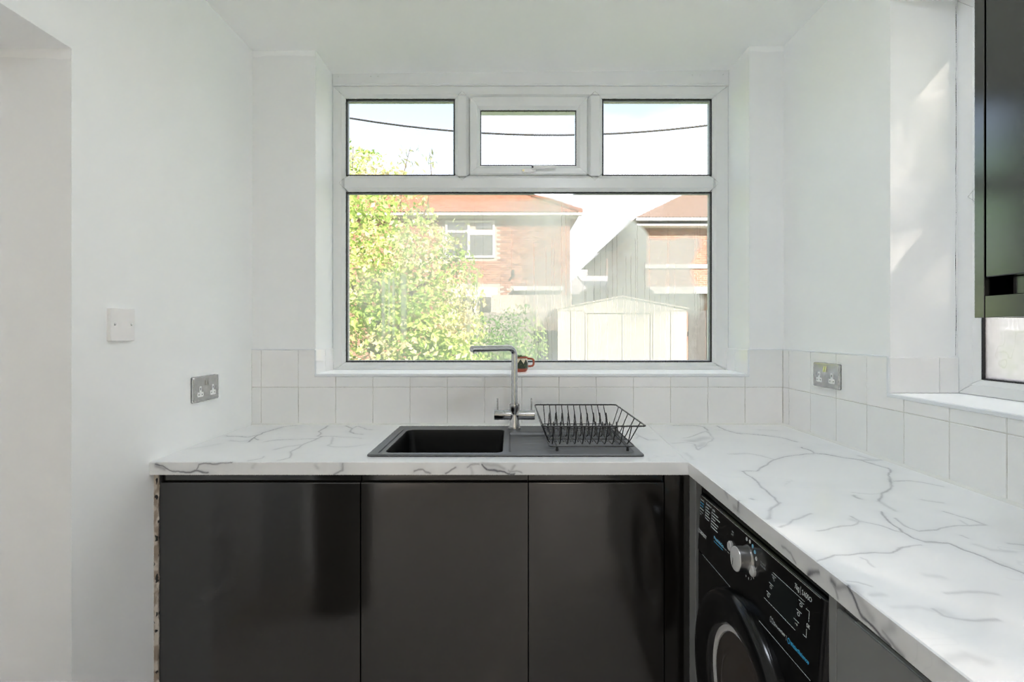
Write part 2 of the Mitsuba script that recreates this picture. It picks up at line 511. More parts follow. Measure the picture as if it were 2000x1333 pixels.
def zc(x):
    return 2.4595 + 0.0096 * x


cv = np.array([[x, y, z] for x in (-1.5, 1.6) for y in (YR - .2, 2.45) for z in (zc(x), zc(x) + 0.12)])
st('ceiling', trimesh.Trimesh(cv, bx(0, 1, 0, 1, 0, 1).faces, process=False), 'mat_ceiling')
TOP = 2.52
wb = st('wall_back', cat(bx(XL - .19, -0.803, YB, 2.42, 0, TOP), bx(0.9835, XR + .3, YB, 2.42, 0, TOP), bx(-0.803, 0.9835, YB, 2.42, 0, 1.107)), 'mat_wall')
wl = st('wall_left', cat(bx(XL - .19, XL, 1.245, YB, 0, TOP), bx(XL - .19, XL, YR, 0.41, 0, TOP), bx(XL - .19, XL, 0.41, 1.245, 1.98, TOP)), 'mat_wall')
wr = st('wall_right', cat(bx(XR, XR + .30, 1.524, YB, 0, TOP), bx(XR, XR + .30, 0.15, 0.92, 0, TOP), bx(XR, XR + .30, YR, -1.85, 0, TOP), bx(XR, XR + .30, -1.85, 0.15, 2.25, TOP), bx(XR, XR + .30, 0.92, 1.524, 0, 1.100), bx(XR, XR + .30, 0.92, 1.524, 2.275, TOP)), 'mat_wall')
PX0, PX1 = 0.40, 1.05
st('wall_rear', cat(bx(XL - .19, PX0, YR - .25, YR, 0, TOP), bx(PX1, XR + .3, YR - .25, YR, 0, TOP), bx(PX0, PX1, YR - .25, YR, 2.08, TOP)), 'mat_wall')
# unseen glazed door at the far end behind the camera, lighting the rear floor
d3 = st('door_3', cat(*[bx(x, x + .06, YR - .16, YR - .10, 0.06, 2.02) for x in (PX0, PX1 - .06)], bx(PX0, PX1, YR - .16, YR - .10, 2.02, 2.08), bx(PX0, PX1, YR - .16, YR - .10, 0.0, 0.06)), 'mat_upvc')
for a, b in ((PX0 + .06, PX1 - .06),):
    obj('pane', trimesh.Trimesh([[a, YR - .13, .06], [b, YR - .13, .06], [b, YR - .13, 2.02], [a, YR - .13, 2.02]], [[0, 1, 2], [0, 2, 3]], process=False), 'mat_glass', d3)

# back door in the left doorway (seen in the gloss of the cupboards)
dd = st('door_1', cat(bx(XL - .24, XL - .1905, 0.36, 1.295, 0.0, 2.03)), 'mat_door_white')
obj('cat_flap', cat(bx(XL - .192, XL - .18, 0.78, 0.98, 0.17, 0.20), bx(XL - .192, XL - .18, 0.78, 0.98, 0.42, 0.45), bx(XL - .192, XL - .18, 0.78, 0.81, 0.20, 0.42), bx(XL - .192, XL - .18, 0.95, 0.98, 0.20, 0.42)), 'mat_white_plastic', dd)
st('baseboard_left', bx(XL, XL + .014, YR, 0.41, 0, 0.11), 'mat_door_white')

# chipped bare plaster edge where the left wall meets the base units, and hairline gap at the window reveal
rng = np.random.default_rng(5)
zs = np.linspace(0.0, 0.872, 90)
wob = 0.006 + 0.0045 * meshkit.fbm(np.stack([zs * 26, zs * 0, zs * 0], 1), 4, 2) * 2
ev = np.concatenate([np.stack([np.full_like(zs, XL - .001), np.full_like(zs, 1.532), zs], 1), np.stack([XL + wob, 1.534 + 0.004 * rng.random(len(zs)), zs], 1), np.stack([XL + wob * 0.9, np.full_like(zs, 1.58), zs], 1)])
n = len(zs)
ef = [[i, i + n, i + n + 1] for i in range(n - 1)] + [[i, i + n + 1, i + 1] for i in range(n - 1)] + [[i + n, i + 2 * n, i + 2 * n + 1] for i in range(n - 1)] + [[i + n, i + 2 * n + 1, i + n + 1] for i in range(n - 1)]
obj('plaster_edge', trimesh.Trimesh(ev, ef, process=False), 'mat_raw_plaster', wl, label='chipped bare plaster edge beside the cupboards')

# uneven band of ceiling paint along the tops of the piers and of the doorway
def paint_band(parent, x0, x1, y, ztop, seed):
    xx = np.linspace(x0, x1, 40)
    low = 0.016 + 0.016 * meshkit.fbm(np.stack([xx * 14, xx * 0, xx * 0], 1), 3, seed)
    v = np.concatenate([np.stack([xx, np.full(40, y), ztop(xx)], 1), np.stack([xx, np.full(40, y), ztop(xx) - low], 1)])
    obj('paint_band', trimesh.Trimesh(v, [[i, i + 40, i + 41] for i in range(39)] + [[i, i + 41, i + 1] for i in range(39)], process=False), 'mat_ceiling', parent)


paint_band(wb, XL + .001, -0.804, YB - .0006, lambda x: zc(x), 3)
paint_band(wb, 0.984, XR - .001, YB - .0006, lambda x: zc(x), 4)
paint_band(wl, XL - .189, XL - .001, 1.2444, lambda x: 1.98 + 0 * x, 5)

# ---------------------------------------------------------------- wall tiles
PT = 0.1528
X0 = -1.0235
YT = 2.110
gap = 0.0013
tile_i = [0]


def tmat():
    tile_i[0] += 1
    return ('mat_tile_a', 'mat_tile_b', 'mat_tile_c')[(tile_i[0] * 7 + tile_i[0] // 3) % 3]


obj('grout_bed', cat(bx(XL, 1.126, YT + .0012, YB + .001, 0.905, 1.106), bx(XL, -0.7995, YT + .0012, YB + .001, 1.106, 1.216), bx(0.976, 1.126, YT + .0012, YB + .001, 1.106, 1.216)), 'mat_grout', wb)
xs = [XL] + [X0 + PT * k for k in range(14)] + [1.118]
Z0, Z1, Z2, ZS = 0.915, 1.064, 1.217, 1.107
SL, SR = -0.8045, 0.981
for a, b in zip(xs[:-1], xs[1:]):
    a2, b2 = a + gap, b - gap
    obj('tile', rbox(a2, b2, YT, YB, Z0, Z1 - gap, .0011), tmat(), wb)
    if b <= SL + .01 or a >= SR - .001:
        obj('tile', rbox(a2, b2, YT, YB, Z1 + gap, Z2, .0011), tmat(), wb)
    elif a < SL < b:
        obj('tile', prism([(a2, Z1 + gap), (b2, Z1 + gap), (b2, ZS), (SL, ZS), (SL, Z2), (a2, Z2)], YT, YB, 'y'), tmat(), wb)
    elif a < SR < b:
        obj('tile', prism([(a2, Z1 + gap), (b2, Z1 + gap), (b2, Z2), (SR, Z2), (SR, ZS), (a2, ZS)], YT, YB, 'y'), tmat(), wb)
    else:
        obj('tile', rbox(a2, b2, YT, YB, Z1 + gap, ZS, .0011), tmat(), wb)
# reveal tiles of the back window and the plastic edge trim
for x0, x1, j in ((-0.8035, -0.7975, 2.216), (0.974, 0.984, 2.229)):
    obj('tile', rbox(x0, x1, 2.1135, j - .0008, 1.1195, Z2, .0008), 'mat_tile_c', wb)
    obj('tile', rbox(x0, x1, j + .0008, 2.317, 1.1195, Z2, .0008), 'mat_tile_c', wb)
obj('edge_trim', cat(rbox(-0.803, 0.9795, 2.1065, 2.1135, 1.1075, 1.1175, .0015), rbox(-0.8035, -0.7975, 2.1065, 2.1135, 1.1175, Z2, .0012), rbox(0.974, 0.98, 2.1065, 2.1135, 1.1175, Z2, .0012), bx(XL, -0.8035, YT - .0008, YB, Z2, Z2 + .004), bx(0.98, 1.118, YT - .0008, YB, Z2, Z2 + .004)), 'mat_trim', wb, label='white plastic tile edging')
obj('sealant', prism([(YT - .007, .9085), (YT + .001, .9085), (YT + .001, .917)], XL, 1.118, 'x'), 'mat_caulk', wb)

XT = 1.118
obj('grout_bed', cat(bx(XT + .0012, XR + .001, 0.2, YT, 0.905, 1.100), bx(XT + .0012, XR + .001, 1.5235, YT, 1.1, 1.216), bx(XT + .0012, XR + .001, 0.2, 0.92, 1.1, 1.216)), 'mat_grout', wr)
ys = [YT, 2.065] + [1.9165 - .1516 * k for k in range(12)]
for a, b in zip(ys[:-1], ys[1:]):
    a2, b2 = a - gap, b + gap
    obj('tile', rbox(XT, XR, b2, a2, Z0, Z1 - gap, .0011), tmat(), wr)
    if b >= 1.528 or a <= 0.915:
        obj('tile', rbox(XT, XR, b2, a2, Z1 + gap, Z2, .0011), tmat(), wr)
    elif b < 1.528 < a:
        obj('tile', prism([(a2, Z1 + gap), (a2, Z2), (1.529, Z2), (1.529, 1.100), (b2, 1.100), (b2, Z1 + gap)], XT, XR, 'x'), tmat(), wr)
    elif b < 0.92 < a:
        obj('tile', prism([(a2, Z1 + gap), (a2, 1.1), (0.915, 1.1), (0.915, Z2), (b2, Z2), (b2, Z1 + gap)], XT, XR, 'x'), tmat(), wr)
    else:
        obj('tile', rbox(XT, XR, b2, a2, Z1 + gap, 1.100, .0011), tmat(), wr)
obj('tile', rbox(1.1215, 1.267, 1.518, 1.525, 1.1125, Z2, .0008), 'mat_tile_c', wr)
obj('tile', rbox(1.2685, 1.324, 1.518, 1.525, 1.1125, Z2, .0008), 'mat_tile_c', wr)
obj('edge_trim', cat(rbox(1.1145, 1.1215, 0.92, 1.5245, 1.1005, 1.1105, .0015), rbox(1.1145, 1.1215, 1.518, 1.5245, 1.1105, Z2, .0012), bx(XT - .0008, XR, 1.5245, YT, Z2, Z2 + .004)), 'mat_trim', wr, label='white plastic tile edging')
obj('sealant', prism([(XT - .008, .9085), (XT + .001, .9085), (XT + .001, .918)], 0.2, YT, 'y'), 'mat_caulk', wr)

# ---------------------------------------------------------------- windows


def member(u0, u1, prof, m0, m1):
    """a frame member along +u from u0 to u1; prof = [(v, d)] closed section, v inwards from the outer edge, d = depth; ends cut at m0/m1 (du per v)"""
    k = len(prof)
    v = [(u0 + m0 * a, a, d) for a, d in prof] + [(u1 - m1 * a, a, d) for a, d in prof]
    f = []
    for i in range(k):
        j = (i + 1) % k
        f += [[i, j, k + j], [i, k + j, k + i]]
    cap = trimesh.creation.triangulate_polygon(Polygon(prof), engine='earcut')[1]
    f += [list(c) for c in cap] + [[k + c for c in t[::-1]] for t in cap]
    return np.array(v, float), np.array(f)


def oriented(vf, fn):
    v, f = vf
    w = np.array([fn(*p) for p in v])
    m = trimesh.Trimesh(w, f, process=False)
    if m.volume < 0:
        m.faces = np.array(m.faces)[:, ::-1]
    return m


def profile(w, bead=0.016, lip=0.012, depth=0.065):
    return [(0, 0.0015), (0.0015, 0), (w - bead, 0), (w - bead + .0008, .0012), (w - .002, lip - .001), (w, lip + .002), (w, depth), (0, depth)]


def rect_frame(place, parent, u0, u1, v0, v1, wl_, wr_, wb_, wt_, matname, nm='frame', d0=0.0, mk=profile, g=0.0005):
    """four mitred members round a rectangle; place(u, v, d) -> world"""
    def P(w):
        return [(a, d + d0) for a, d in mk(w)]
    for w, fn, L0, L1, m0, m1 in (
            (wb_, lambda u, a, d: place(u, v0 + a, d), u0, u1, wl_ / wb_, wr_ / wb_),
            (wt_, lambda u, a, d: place(u, v1 - a, d), u0, u1, wl_ / wt_, wr_ / wt_),
            (wl_, lambda u, a, d: place(u0 + a, u, d), v0, v1, wb_ / wl_, wt_ / wl_),
            (wr_, lambda u, a, d: place(u1 - a, u, d), v0, v1, wb_ / wr_, wt_ / wr_)):
        obj(nm, oriented(member(L0 + g, L1 - g, P(w), m0, m1), fn), matname, parent)


def mullion(place, parent, c, h0, h1, half, vertical, nm='mullion', bead=0.016, lip=0.012, depth=0.065):
    """double-sided member on centre line c from h0 to h1 with pointed (mitred) ends"""
    prof = [(-half, lip + .002), (-half + .002, lip - .001), (-half + bead - .0008, .0012), (-half + bead, -.0003), (half - bead, -.0003), (half - bead + .0008, .0012), (half - .002, lip - .001), (half, lip + .002), (half, depth), (-half, depth)]
    k = len(prof)
    vs, fs = [], []
    for e, sgn in ((h0, 1), (h1, -1)):
        for a, d in prof:
            vs.append((e + sgn * abs(a), a, d))
    for i in range(k):
        j = (i + 1) % k
        fs += [[i, j, k + j], [i, k + j, k + i]]
    fn = (lambda u, a, d: place(c + a, u, d)) if vertical else (lambda u, a, d: place(u, c + a, d))
    obj(nm, oriented((np.array(vs), np.array(fs)), fn), 'mat_upvc', parent)


def glazing(place, parent, u0, u1, v0, v1, d, matname, nm='pane', spacer=True, wg=0.0035, lab=None):
    def bar(a0, a1, b0, b1, d0, d1):
        p = [place(u, v, w) for u in (a0, a1) for v in (b0, b1) for w in (d0, d1)]
        return hull(p)
    obj('gasket', cat(bar(u0, u1, v0, v0 + wg, d - .004, d + .004), bar(u0, u1, v1 - wg, v1, d - .004, d + .004), bar(u0, u0 + wg, v0, v1, d - .004, d + .004), bar(u1 - wg, u1, v0, v1, d - .004, d + .004)), 'mat_gasket', parent)
    if spacer:
        s = 0.0075
        obj('spacer_bar', cat(bar(u0, u1, v0, v0 + s, d + .008, d + .02), bar(u0, u1, v1 - s, v1, d + .008, d + .02), bar(u0, u0 + s, v0, v1, d + .008, d + .02), bar(u1 - s, u1, v0, v1, d + .008, d + .02)), 'mat_spacer', parent)
    p = [place(u0, v0, d + .004), place(u1, v0, d + .004), place(u1, v1, d + .004), place(u0, v1, d + .004)]
    obj(nm, trimesh.Trimesh(p, [[0, 1, 2], [0, 2, 3]], process=False), matname, parent, label=lab)


# back window
WY = 2.318
w1 = 'window_1'
tag(w1, kind='structure')
_count[w1] = 1


def pb(u, v, d):
    return (u, WY + d, v)


gx0, gx1, gz0 = -0.7457, 0.9120, 1.1539
FX0, FX1, FZ0, FZ1 = -0.8015, 0.9825, 1.1195, 2.4006
zt0, zt1 = 1.9250, 2.0000
gt = 2.3475
rect_frame(pb, w1, FX0, FX1, FZ0, FZ1, gx0 - FX0, FX1 - gx1, gz0 - FZ0, FZ1 - gt, 'mat_upvc')
obj('joint_backing', cat(bx(FX0, gx0, WY + .02, WY + .06, FZ0, FZ1), bx(gx1, FX1, WY + .02, WY + .06, FZ0, FZ1), bx(FX0, FX1, WY + .02, WY + .06, gt, FZ1), bx(FX0, FX1, WY + .02, WY + .06, FZ0, gz0)), 'mat_joint', w1)
mullion(pb, w1, (zt0 + zt1) / 2, gx0 - .025, gx1 + .025, (zt1 - zt0) / 2, False, 'transom')
m1a, m1b, m2a, m2b = -0.2528, -0.1835, 0.3452, 0.4167
mullion(pb, w1, (m1a + m1b) / 2, zt1 - .025, gt + .030, (m1b - m1a) / 2, True)
mullion(pb, w1, (m2a + m2b) / 2, zt1 - .025, gt + .030, (m2b - m2a) / 2, True)
glazing(pb, w1, gx0, gx1, gz0, zt0, .016, 'mat_misted_glass', lab='large lower pane clouded by condensation')
glazing(pb, w1, gx0, m1a, zt1, gt, .016, 'mat_glass')
glazing(pb, w1, m2b, gx1, zt1, gt, .016, 'mat_glass')
# weld lines of the frame corners and mullion ends
def weld(parent, place, segs, w=.0009, d=-.0006):
    ms = []
    for (u0, v0), (u1, v1) in segs:
        e = np.array([u1 - u0, v1 - v0])
        e = e / np.linalg.norm(e)
        q = np.array([-e[1], e[0]]) * w / 2
        ms.append(hull([place(u + sgn * q[0], v + sgn * q[1], dd) for u, v in ((u0, v0), (u1, v1)) for sgn in (-1, 1) for dd in (d, d + .004)]))
    obj('weld_line', cat(*ms), 'mat_joint', parent, kind='stuff')


def vee(c, half, tip, base):
    return [((c - half + .016, base), (c, tip)), ((c, tip), (c + half - .016, base))]


segs = []
hm = (zt1 - zt0) / 2
for a, b in ((m1a, m1b), (m2a, m2b)):
    c, h = (a + b) / 2, (b - a) / 2
    segs += vee(c, h, gt + .030, gt + .030 - (h - .016)) + vee(c, h, zt1 - .025, zt1 - .025 + (h - .016))
tc = (zt0 + zt1) / 2
for tip, sg in ((gx0 - .028, 1), (gx1 + .028, -1)):
    segs += [((tip, tc), (tip + sg * (hm - .016), tc + hm - .016)), ((tip, tc), (tip + sg * (hm - .016), tc - hm + .016))]
for (ux, uz), (ix, iz) in (((FX0, FZ1), (gx0 - .016, gt + .016)), ((FX1, FZ1), (gx1 + .016, gt + .016)), ((FX0 + .012, FZ0), (gx0 - .016, gz0 - .012)), ((FX1 - .012, FZ0), (gx1 + .016, gz0 - .012))):
    segs.append(((ux, uz), (ix, iz)))
weld(w1, pb, segs)
# the opening top light
sa = w1 + '__sash'
rect_frame(pb, w1, m1b + .0015, m2a - .0015, zt1 + .0015, gt - .0015, -0.1362 - m1b, m2a - 0.2967, 2.0404 - zt1, gt - 2.2909, 'mat_upvc', 'sash_frame', d0=-.012)
glazing(pb, w1, -0.1362, 0.2967, 2.0404, 2.2909, .004, 'mat_glass', spacer=False)
obj('gasket', cat(bx(m1b - .001, m2a + .001, WY + .004, WY + .01, gt - .002, gt + .001), bx(m1b - .001, m1b + .0016, WY + .004, WY + .01, zt1, gt), bx(m2a - .0016, m2a + .001, WY + .004, WY + .01, zt1, gt)), 'mat_joint', w1)
# window handle
hy = WY - .012
hp = lathe([(0, 0), (.0085, 0), (.0085, .007), (.007, .0095), (0, .0095)], 20)
Mh = lambda x, z, y, sx=1.0, sz=1.0: frame_m([sx, 0, 0], [0, 0, sz], [0, -1, 0], [x, y, z])
hb = obj('handle', cat(hull(np.vstack([xf(hp, Mh(0.0577, 2.0116, hy)).vertices, xf(hp, Mh(0.1016, 2.0162, hy, 1.25, 1.25)).vertices]))), 'mat_white_plastic', w1, smooth=40)
obj('lever', hull(np.vstack([xf(hp, Mh(0.1016, 2.0243, hy - .012, 1.1, 1.0)).vertices, xf(hp, Mh(0.1986, 2.0243, hy - .018, .5, .65)).vertices])), 'mat_white_plastic', hb, smooth=40)
obj('lock_button', xf(lathe([(.0042, 0), (.0042, .004), (0, .004)], 16), Mh(0.0981, 2.0243, hy - .021)), 'mat_gasket', hb)
obj('keyhole', xf(lathe([(.0045, 0), (.0045, .0025), (0, .0025)], 16), Mh(0.0577, 2.0127, hy - .009)), 'mat_brass', hb)
# white head board over the frame with its nail holes, sill
hd = obj('head_board', cat(rbox(FX0, FX1, WY - .006, WY + .03, FZ1 + .004, 2.475, .002), rbox(FX0, FX1 - .002, WY - .010, WY, FZ1 - .001, FZ1 + .008, .002)), 'mat_upvc', w1)
obj('nail_hole', cat(*[xf(lathe([(.0016, 0), (0, .001)], 8), Mh(x, z, WY - .006)) for x, z in ((-0.7734, 2.44), (-0.6280, 2.441), (-0.5957, 2.441), (0.8173, 2.447), (0.8519, 2.447), (0.9558, 2.447), (0.9581, 2.449))]), 'mat_joint', hd)
obj('window_sill', rbox(-0.803, 0.9835, 2.1125, 2.36, 1.105, 1.1195, .0015), 'mat_sill', w1)

# right window
w2 = 'window_2'
tag(w2, kind='structure')
_count[w2] = 1
WX = 1.325


def pw(u, v, d):
    return (WX + d, u, v)


gy0, gy1, rz0, rz1, tr = 0.985, 1.459, 1.1575, 2.21, 1.684
rect_frame(pw, w2, 0.921, 1.5235, 1.1125, 2.274, .064, .0645, .045, .064, 'mat_upvc')
obj('joint_backing', cat(bx(WX + .02, WX + .06, .921, .985, 1.113, 2.27), bx(WX + .02, WX + .06, 1.459, 1.523, 1.113, 2.27), bx(WX + .02, WX + .06, .921, 1.523, 2.21, 2.27), bx(WX + .02, WX + .06, .921, 1.523, 1.113, 1.157)), 'mat_joint', w2)
mullion(pw, w2, tr, gy0 - .03, gy1 + .03, .034, False, 'transom')
weld(w2, pw, [((gy1 + .030, tr), (gy1 + .008, tr + .018)), ((gy1 + .030, tr), (gy1 + .008, tr - .018)), ((1.5235, 1.1125), (gy1 + .016, rz0 - .016)), ((1.5235, 2.274), (gy1 + .016, rz1 + .016))])
glazing(pw, w2, gy0, gy1, rz0, tr - .034, .016, 'mat_obscure_glass', lab='patterned obscure glass pane')
glazing(pw, w2, gy0, gy1, tr + .034, rz1, .016, 'mat_glass')
obj('window_sill', rbox(1.1205, 1.36, 0.921, 1.5245, 1.0985, 1.1115, .0015), 'mat_sill', w2)
# unseen glazed doors on the right behind the camera, placed to light the left wall
d2 = 'door_2'
tag(d2, kind='structure')
_count[d2] = 1
rect_frame(pw, d2, -1.849, 0.149, 0.002, 2.249, .07, .07, .07, .07, 'mat_upvc')
mullion(pw, d2, -0.85, 0.045, 2.205, .045, True)
glazing(pw, d2, -1.779, -0.895, 0.072, 2.179, .016, 'mat_glass')
glazing(pw, d2, -0.805, 0.079, 0.072, 2.179, .016, 'mat_glass')
zs = np.linspace(1.22, 2.27, 120)
wv = 0.0004 + 0.0011 * np.clip(meshkit.fbm(np.stack([zs * 18, zs * 0, zs * 0], 1), 4, 8) - 0.38, 0, 1) * 3
cx_ = 1.3205 + 0.004 * (meshkit.fbm(np.stack([zs * 9, zs * 0, zs * 0], 1), 3, 4) - .5)
n = len(zs)
cvx = np.concatenate([np.stack([cx_ - wv / 2, np.full(n, 1.5236), zs], 1), np.stack([cx_ + wv / 2, np.full(n, 1.5236), zs], 1)])
obj('crack', trimesh.Trimesh(cvx, [[i, i + n, i + n + 1] for i in range(n - 1)] + [[i, i + n + 1, i + 1] for i in range(n - 1)], process=False), 'mat_gasket', wr)

# ---------------------------------------------------------------- worktops


def chamfered_slab(poly, hole, z0, z1, c=0.002):
    """slab with a chamfered upper edge; poly counter-clockwise [(x, y)], hole [(x, y)] or None"""
    inner = np.array(Polygon(poly).buffer(-c, join_style=2, mitre_limit=10).exterior.coords)[:-1]
    P = np.array(poly, float)
    inner = np.array([inner[np.argmin(np.sum((inner - p) ** 2, 1))] for p in P])
    k = len(P)
    ring = lambda q, z: np.column_stack([q, np.full(len(q), z)])
    v = np.vstack([ring(P, z0), ring(P, z1 - c), ring(inner, z1)])
    f = []
    for r in (0, k):
        for i in range(k):
            j = (i + 1) % k
            f += [[r + i, r + j, r + k + j], [r + i, r + k + j, r + k + i]]
    side = trimesh.Trimesh(v, f, process=False)
    out = [side]
    for q, z, up in ((inner, z1, True), (P, z0, False)):
        pv, pf = trimesh.creation.triangulate_polygon(Polygon(q, [hole] if hole is not None else []), engine='earcut')
        nrm = np.cross(pv[pf[:, 1]] - pv[pf[:, 0]], pv[pf[:, 2]] - pv[pf[:, 0]])
        pf = np.where((nrm > 0)[:, None] == up, pf, pf[:, ::-1])
        out.append(trimesh.Trimesh(ring(pv, z), pf, process=False))
    if hole is not None:
        h = np.array(hole)
        hv = np.vstack([ring(h, z0), ring(h, z1)])
        kk = len(h)
        out.append(trimesh.Trimesh(hv, [x for i in range(kk) for x in ([i, (i + 1) % kk, kk + (i + 1) % kk], [i, kk + (i + 1) % kk, kk + i])], process=False))
    return cat(*out)


WT = 0.910
hole = [(-0.41, 1.595), (0.38, 1.595), (0.38, 2.03), (-0.41, 2.03)]
obj('worktop', chamfered_slab([(XL + .0005, 1.512), (0.5235, 1.512), (0.563, YT), (XL + .0005, YT)], hole, WT - .038, WT), 'mat_marble_a', label='white grey-veined marble effect worktop under the window, with the black sink in it', cat='worktop')
obj('worktop', chamfered_slab([(0.5035, 0.235), (XT, 0.235), (XT, YT), (0.5635, YT), (0.524, 1.5115)], None, WT - .038, WT), 'mat_marble_b', label='white grey-veined marble effect worktop along the right wall, over the washing machine', cat='worktop')

# ---------------------------------------------------------------- base units
DY = 1.5365   # front of the door leaves
ZB, ZD = 0.13, 0.8425


def jdoor_profile(zb=ZB, zd=ZD, top=0.868, t=0.022):
    """(depth from front, z): door leaf with a J-shaped grip moulded in its top"""
    p = [(0.0015, zb), (t, zb), (t, top), (0.013, top), (0.013, zd + .004), (0.014, zd - .012), (0.011, zd - .018), (0.008, zd - .012), (0.0075, zd - .003), (0.006, zd - .0004), (0.003, zd), (0.0008, zd - .0015), (0, zd - .004), (0, zb + .0015)]
    return p


units = [(-1.0445, -0.4500, 'charcoal gloss base cupboard in the corner by the left wall'),
         (-0.4460, 0.0520, 'charcoal gloss base cupboard below the sink bowl'),
         (0.0555, 0.4580, 'charcoal gloss base cupboard below the dish rack')]
for a, b, lab in units:
    t = thing('base_cupboard', lab, 'cupboard', 'charcoal gloss base cupboards under the window worktop')
    obj('carcass', cat(bx(a - .001, a + .016, DY + .0235, 2.08, .11, .871), bx(b - .016, b + .001, DY + .0235, 2.08, .11, .871), bx(a + .016, b - .016, DY + .0235, 2.08, .11, .128), bx(a + .016, b - .016, 2.07, 2.08, .128, .871)), 'mat_carcass', t)
    prof = [(DY + d, z) for d, z in jdoor_profile()]
    obj('door', prism(prof, a, b, 'x'), 'mat_gloss_grey', t, smooth=25)
obj('plinth', bx(XL + .01, 0.575, 1.60, 1.616, 0.0, .108), 'mat_gloss_grey', label='charcoal plinth board under the window cupboards', cat='plinth')
obj('end_panel', bx(-1.0515, -1.0465, DY + .003, 2.09, 0.109, .871), 'mat_carcass', 'base_cupboard')
t = thing('corner_post', 'charcoal inner corner post between the window cupboards and the washing machine', 'filler panel')
obj('front_filler', rbox(0.4615, 0.536, DY + .002, DY + .02, 0.11, .871, .001), 'mat_gloss_grey', t)
obj('side_filler', rbox(0.536, 0.554, 1.487, DY + .02, 0.11, .871, .001), 'mat_satin_grey', t)

# ---------------------------------------------------------------- sink
Zr = WT + .0075
sx0, sx1, sy0, sy1 = -0.440, 0.4105, 1.571, 2.046


def rrect(x0, x1, y0, y1, r, n=5):
    pts = []
    for cx, cy, a0 in ((x1 - r, y0 + r, -90), (x1 - r, y1 - r, 0), (x0 + r, y1 - r, 90), (x0 + r, y0 + r, 180)):
        for a in np.linspace(a0, a0 + 90, n):
            pts.append((cx + r * math.cos(math.radians(a)), cy + r * math.sin(math.radians(a))))
    return pts


def loft(rings, closed_first=False, closed_last=False):
    k = len(rings[0])
    v = np.vstack([np.asarray(r, float) for r in rings])
    f = []
    for q in range(len(rings) - 1):
        for i in range(k):
            j = (i + 1) % k
            f += [[q * k + i, q * k + j, (q + 1) * k + j], [q * k + i, (q + 1) * k + j, (q + 1) * k + i]]
    if closed_last:
        v = np.vstack([v, np.mean(rings[-1], 0)])
        o = (len(rings) - 1) * k
        f += [[o + i, o + (i + 1) % k, len(v) - 1] for i in range(k)]
    if closed_first:
        v = np.vstack([v, np.mean(rings[0], 0)])
        f += [[(i + 1) % k, i, len(v) - 1] for i in range(k)]
    return trimesh.Trimesh(v, f, process=False)


def r3(x0, x1, y0, y1, r, z, n=5):
    return [(x, y, z) for x, y in rrect(x0, x1, y0, y1, r, n)]


bx0, bx1, by0, by1 = -0.390, -0.0255, 1.598, 1.962
lx0, lx1, ly0, ly1 = -0.413, 0.385, 1.592, 2.000      # sunk working area
t = thing('sink', 'matt black inset kitchen sink with drainer in the marble worktop', 'sink')
rim = loft([r3(sx0 + .003, sx1 - .003, sy0 + .003, sy1 - .003, .008, WT + .0005), r3(sx0, sx1, sy0, sy1, .010, WT + .002), r3(sx0, sx1, sy0, sy1, .010, Zr - .002), r3(sx0 + .002, sx1 - .002, sy0 + .002, sy1 - .002, .010, Zr)])
plate = Polygon(rrect(sx0 + .002, sx1 - .002, sy0 + .002, sy1 - .002, .010))
groove_l = Polygon(rrect(bx0 - .022, bx0 - .0135, by0 - .004, by1 + .006, .003))
draw = Polygon(rrect(bx1 + .020, 0.387, 1.600, 1.915, .014))
bowl = Polygon(rrect(bx0 - .002, bx1 + .002, by0 - .002, by1 + .002, .024))
top = plate.difference(bowl).difference(draw).difference(groove_l)
pv, pf = trimesh.creation.triangulate_polygon(top, engine='earcut')
cr = np.cross(pv[pf[:, 1]] - pv[pf[:, 0]], pv[pf[:, 2]] - pv[pf[:, 0]])
pf = np.where((cr > 0)[:, None], pf, pf[:, ::-1])
topm = trimesh.Trimesh(np.column_stack([pv, np.full(len(pv), Zr)]), pf, process=False)
gr = loft([r3(bx0 - .022, bx0 - .0135, by0 - .004, by1 + .006, .003, Zr), r3(bx0 - .020, bx0 - .0155, by0 - .002, by1 + .004, .002, Zr - .004)], closed_last=True)
obj('rim', cat(rim, topm, gr), 'mat_sink_sheen', t, smooth=35)
obj('bowl', loft([r3(bx0 - .002, bx1 + .002, by0 - .002, by1 + .002, .024, Zr), r3(bx0, bx1, by0, by1, .022, Zr - .003), r3(bx0 + .004, bx1 - .004, by0 + .004, by1 - .004, .024, Zr - .03), r3(bx0 + .014, bx1 - .014, by0 + .014, by1 - .014, .034, Zr - .16), r3(bx0 + .04, bx1 - .04, by0 + .04, by1 - .04, .045, Zr - .185)], closed_last=True), 'mat_bowl_shade', t, smooth=50)


def drainer(u, v):
    x = bx1 + .020 + u * (0.387 - bx1 - .020)
    y = 1.600 + v * 0.315
    edge = np.minimum(np.minimum(u * 0.39, (1 - u) * 0.39), np.minimum(v, 1 - v) * 0.315) / 0.008
    w = np.clip(edge, 0, 1)
    w = w * w * (3 - 2 * w)
    ribs = 0.0022 * np.clip(1 - np.abs(((y - 1.600) / 0.048) % 1.0 - 0.5) * 9, 0, 1) * (np.clip((x - bx1 - .05) / .02, 0, 1) * np.clip((0.36 - x) / .02, 0, 1))
    z = Zr - w * (0.0045 + 0.004 * (1 - u)) - 0.0012 * w + ribs
    return np.stack([x, y, z], -1)


obj('drainer', grid(drainer, 60, 100), 'mat_sink_sheen', t, smooth=40)
obj('drain_waste', xf(lathe([(.045, 0), (.045, .003), (.032, .004), (.03, .001), (0, .001)], 32), frame_m([1, 0, 0], [0, 1, 0], [0, 0, 1], [(bx0 + bx1) / 2, 1.78, Zr - .186])), 'mat_chrome', t, smooth=40, label='chrome waste')

